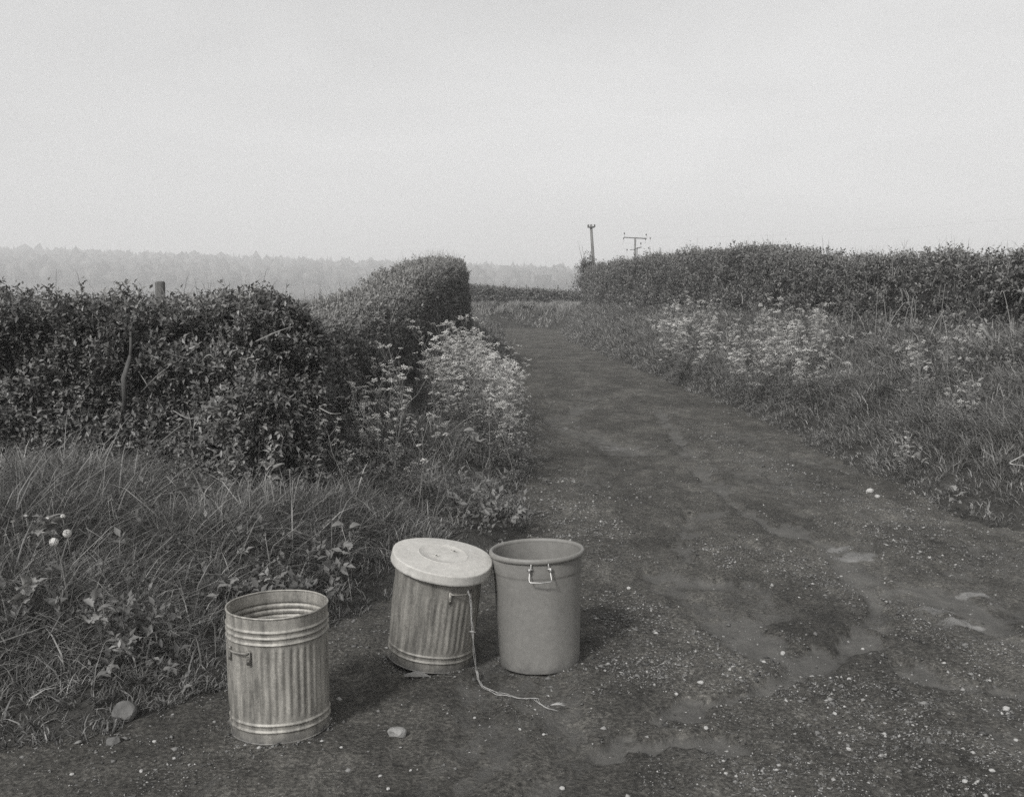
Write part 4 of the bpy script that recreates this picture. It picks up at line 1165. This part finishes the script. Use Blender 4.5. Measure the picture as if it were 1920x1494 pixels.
# dandelion clocks and small white flowers
def clock():
    r = np.random.default_rng(5); n = 260
    d = norm(r.normal(0, 1, (n, 3))); V, Q_ = [], []
    a = norm(np.cross(d, r.normal(0, 1, (n, 3)))); b = np.cross(d, a)
    for k in range(n):
        o_ = len(V); p = d[k] * .024
        V += [d[k] * .004 - a[k] * .0005, d[k] * .004 + a[k] * .0005, p + a[k] * .0006, p - a[k] * .0006]; Q_.append((o_, o_ + 1, o_ + 2, o_ + 3))
        o_ = len(V); s_ = .0042
        V += [p - a[k] * s_, p - b[k] * s_, p + a[k] * s_, p + b[k] * s_]; Q_.append((o_, o_ + 1, o_ + 2, o_ + 3))
    me = mesh_np('seed_head', np.array(V), np.array(Q_), None, {'tone': np.full(len(V), .6)}); me.materials.append(M['petal']); return me
CLK = clock()
def small_head():
    V, Q_ = [], []
    for k in range(10):
        a = k * .628; o_ = len(V); c_, s_ = math.cos(a), math.sin(a)
        V += [(0, 0, .004), (c_ * .006 + s_ * .0028, s_ * .006 - c_ * .0028, .004), (c_ * .011, s_ * .011, .007), (c_ * .006 - s_ * .0028, s_ * .006 + c_ * .0028, .004)]; Q_.append((o_, o_ + 1, o_ + 2, o_ + 3))
    me = mesh_np('flower_head', np.array(V), np.array(Q_), None, {'tone': np.full(len(V), .7)}); me.materials.append(M['petal']); return me
SMH = small_head()
def stalked(name, u, v, head, h, label, cat, group, sc=1.0):
    p_ = ground_at(u, v + h * FPX / 6.0 * 1.15)
    d = ray(u, v); t = p_[1] / d[1]; top = np.array([d[0] * t, p_[1], CAMH + d[2] * t])
    base = np.array([top[0] + random.gauss(0, .03), p_[1] + random.gauss(.02, .02), float(height(top[:1], p_[1:2])[0])])
    root = obj(name, None, loc=base, label=label, cat=cat, group=group)
    rel = top - base
    V, Q_, T_ = tube([np.zeros(3), rel * .5 + np.array([random.gauss(0, .012), 0, 0]), rel], [.0028, .0024, .002], 5)
    me = mesh_np('stem', V, Q_, T_, {'tone': np.full(len(V), .9)}); obj('stem', me, M['herb'], root)
    hd = obj(head.name.split('.')[0], head, None, root, loc=rel, rot=(random.gauss(-.3, .3), random.gauss(0, .3), random.random())); hd.scale = (sc, sc, sc)
for u, v, s_ in ((90, 977, 1.0), (126, 1000, 1.0), (101, 1016, 1.0), (118, 968, .6)):
    stalked('dandelion_clock', u, v, CLK, .3, 'fluffy white dandelion clock above the jagged broad leaves', 'dandelion', 'dandelion clocks on the bank', s_)
for u, v in ((208, 938), (97, 934), (48, 968), (24, 979), (10, 1005), (55, 1008), (378, 930), (418, 942), (415, 951), (466, 902), (467, 921), (500, 900), (527, 899), (543, 882), (548, 898), (225, 1010), (33, 1003), (80, 1000), (497, 1004), (640, 985)):
    stalked('white_flower', u, v, SMH, .3, 'tiny white flower on a thin stalk in the long grass', 'wildflower', 'tiny white flowers in the long grass', random.uniform(.8, 1.25))

# dry stalks: arching dead stems on the right bank and in the left grass
def stalk(pts, r0, label, group, name='dead_stalk', mat=None):
    P = np.array(pts, float); o_ = P[0].copy(); n = 14
    tt = np.linspace(0, len(P) - 1, n)
    def cr(k):
        i = np.clip(np.floor(tt).astype(int), 0, len(P) - 2); f = tt - i
        p0, p1, p2, p3 = P[np.maximum(i - 1, 0), k], P[i, k], P[i + 1, k], P[np.minimum(i + 2, len(P) - 1), k]
        return .5 * (2 * p1 + (p2 - p0) * f + (2 * p0 - 5 * p1 + 4 * p2 - p3) * f ** 2 + (3 * p1 - p0 - 3 * p2 + p3) * f ** 3)
    W = np.stack([cr(k) for k in range(3)], -1) - o_
    V, Q_, T_ = tube(W, np.linspace(r0, r0 * .55, n), 5)
    obj(name, mesh_np(name, V, Q_, T_, {'tone': np.full(len(V), random.uniform(.3, 1))}), mat or M['straw'], loc=o_, label=label, cat='stalk', group=group)
def up_from(u, v, lx, hz_, ly=0.0):
    p_ = ground_at(u, v); a = p_ - np.array([0, 0, .02])
    return [a, a + np.array([lx * .35, ly * .4, hz_ * .55]), a + np.array([lx * .8, ly, hz_ * .95]), a + np.array([lx, ly, hz_ * (.98 if abs(lx) < .2 else .9)])]
LR = 'thin pale dead stalk standing on the upper right bank before the hedge'
for u, v, lx, h_ in ((1505, 640, -.1, .75), (1530, 650, -.05, .6), (1595, 640, .02, .55), (1630, 640, -.45, .7), (1650, 650, .45, .75), (1690, 645, .1, .6), (1640, 650, .02, .95), (1668, 650, -.02, .65), (1570, 665, .2, .4), (1720, 640, -.3, .85), (1705, 640, .03, .7), (1735, 655, .3, .6),
                      (1780, 660, -.15, .55), (1822, 665, -.06, .5), (1870, 680, -.3, .6), (1900, 660, -.2, .8), (1910, 700, -.35, .7), (1840, 690, .25, .4), (1760, 650, .06, .9), (1470, 630, -.2, .6), (1440, 640, .15, .45), (1500, 700, -.5, .45), (1560, 700, .4, .3)):
    stalk(up_from(u, v, lx, h_), .0055, LR, 'dead stalks on the upper right bank')
LR = 'thin bent dry stalk lying low in the grass of the right bank'
for u, v, lx, h_ in ((1580, 765, .05, .35), (1535, 790, -.06, .28), (1500, 775, .14, .15), (1830, 760, -.4, .35), (1850, 780, -.25, .3), (1865, 770, .03, .3), (1720, 800, .3, .3), (1760, 790, .12, .3), (1690, 800, -.1, .25), (1660, 725, .1, .12)):
    stalk(up_from(u, v, lx, h_), .0045, LR, 'dry stalks low on the right bank')
LR = 'thin pale dry stalk standing in the long grass below the front hedge'
for u, v, lx, h_ in ((440, 925, -.02, .42), (485, 935, .02, .48), (520, 900, -.03, .40), (395, 1010, -.06, .2), (455, 900, -.12, .3), (300, 930, .25, .24), (150, 930, .05, .3), (50, 900, -.04, .3), (240, 960, .1, .25), (560, 900, .25, .2), (330, 1010, -.2, .2), (600, 960, -.2, .15), (440, 1000, .1, .24), (660, 1130, -.04, .25)):
    stalk(up_from(u, v, lx, h_), .0034, LR, 'dry stalks in the long grass')
LR = 'arching dead bramble stem in the cow parsley at the foot of the lane hedge'
for u, v, lx, h_, ly in ((820, 840, .5, .42, -.3), (900, 850, -.6, .30, .2), (800, 815, -.6, .4, .1), (730, 800, -.5, .25, 0), (960, 800, -.4, .5, .3), (700, 830, .4, .3, .1)):
    stalk(up_from(u, v, lx, h_, ly), .0045, LR, 'arching bramble stems')
LR = 'pale dead stem across the hollow of the front hedge'
for a_, b_, c_ in (((265, 735), (300, 700), (345, 668)), ((370, 690), (392, 665), (415, 690)), ((325, 770), (360, 785), (400, 765)), ((290, 745), (275, 720), (262, 700)), ((480, 640), (520, 622), (550, 612)), ((600, 765), (620, 775), (640, 775)), ((300, 830), (330, 805), (350, 790)), ((355, 835), (358, 800), (352, 770))):
    stalk([at_y(*a_, 7.62), at_y(*b_, 7.5), at_y(*c_, 7.58)], .0055, LR, 'pale dead stems in the front hedge')

# pale dead trunks in the bank hedge
LR = 'bleached dead stem showing in the bank hedge face'
for (u, v0, v1, y_) in ((1176, 512, 545, 47), (1185, 505, 555, 46), (1193, 508, 530, 46), (1392, 548, 570, 26.4), (1715, 555, 600, 15.6), (1702, 545, 570, 15.8), (1690, 540, 565, 16.0), (1660, 560, 640, 16.2)):
    a = at_y(u, v1, y_); b_ = at_y(u - 3, v0, y_)
    stalk([a, (a + b_) / 2 + np.array([.02, -.02, 0]), b_], .012 * y_ / 18, LR, 'bleached stems in the bank hedge')
a = at_y(1838, 608, 13.0); b_ = at_y(1858, 640, 13.0); c_ = at_y(1872, 665, 13.0)
stalk([a, b_, c_], .024, 'thick pale broken branch at the foot of the leafy end of the bank hedge', None, 'broken_branch', M['twig'])

# bent wire frame in the grass on the right
p_ = ground_at(1893, 868); y_ = p_[1] - .25
pts = [at_y(1960, 824, y_ + .1), at_y(1922, 851, y_), at_y(1893, 867, y_ - .05), at_y(1896, 870, y_ - .05), at_y(1925, 874, y_ - .1), at_y(1960, 878, y_ - .1), at_y(1962, 826, y_ + .1)]
V, Q_, T_ = tube(pts, .0045, 7)
obj('wire_frame', mesh_np('wire_frame', V, Q_, T_, smooth=True), M['wire'], label='bent pale metal rod frame poking out of the grass on the right bank', cat='frame')

# ------------------------------------------------------------------ haze
V, Q_, _ = box(0, 500, 36, 3000, 1900, 78)
hz_m = bpy.data.materials.new('haze_air'); hz_m.use_nodes = True
t = hz_m.node_tree; t.nodes.clear()
o = t.nodes.new('ShaderNodeOutputMaterial'); pv = t.nodes.new('ShaderNodeVolumePrincipled')
pv.inputs['Color'].default_value = (.995, .995, .995, 1); pv.inputs['Density'].default_value = .0014; pv.inputs['Anisotropy'].default_value = 0.0
t.links.new(pv.outputs[0], o.inputs['Volume'])
obj('haze', mesh_np('haze', V, Q_), hz_m, kind='stuff', label='pale haze lying over the fields and the far ridge')
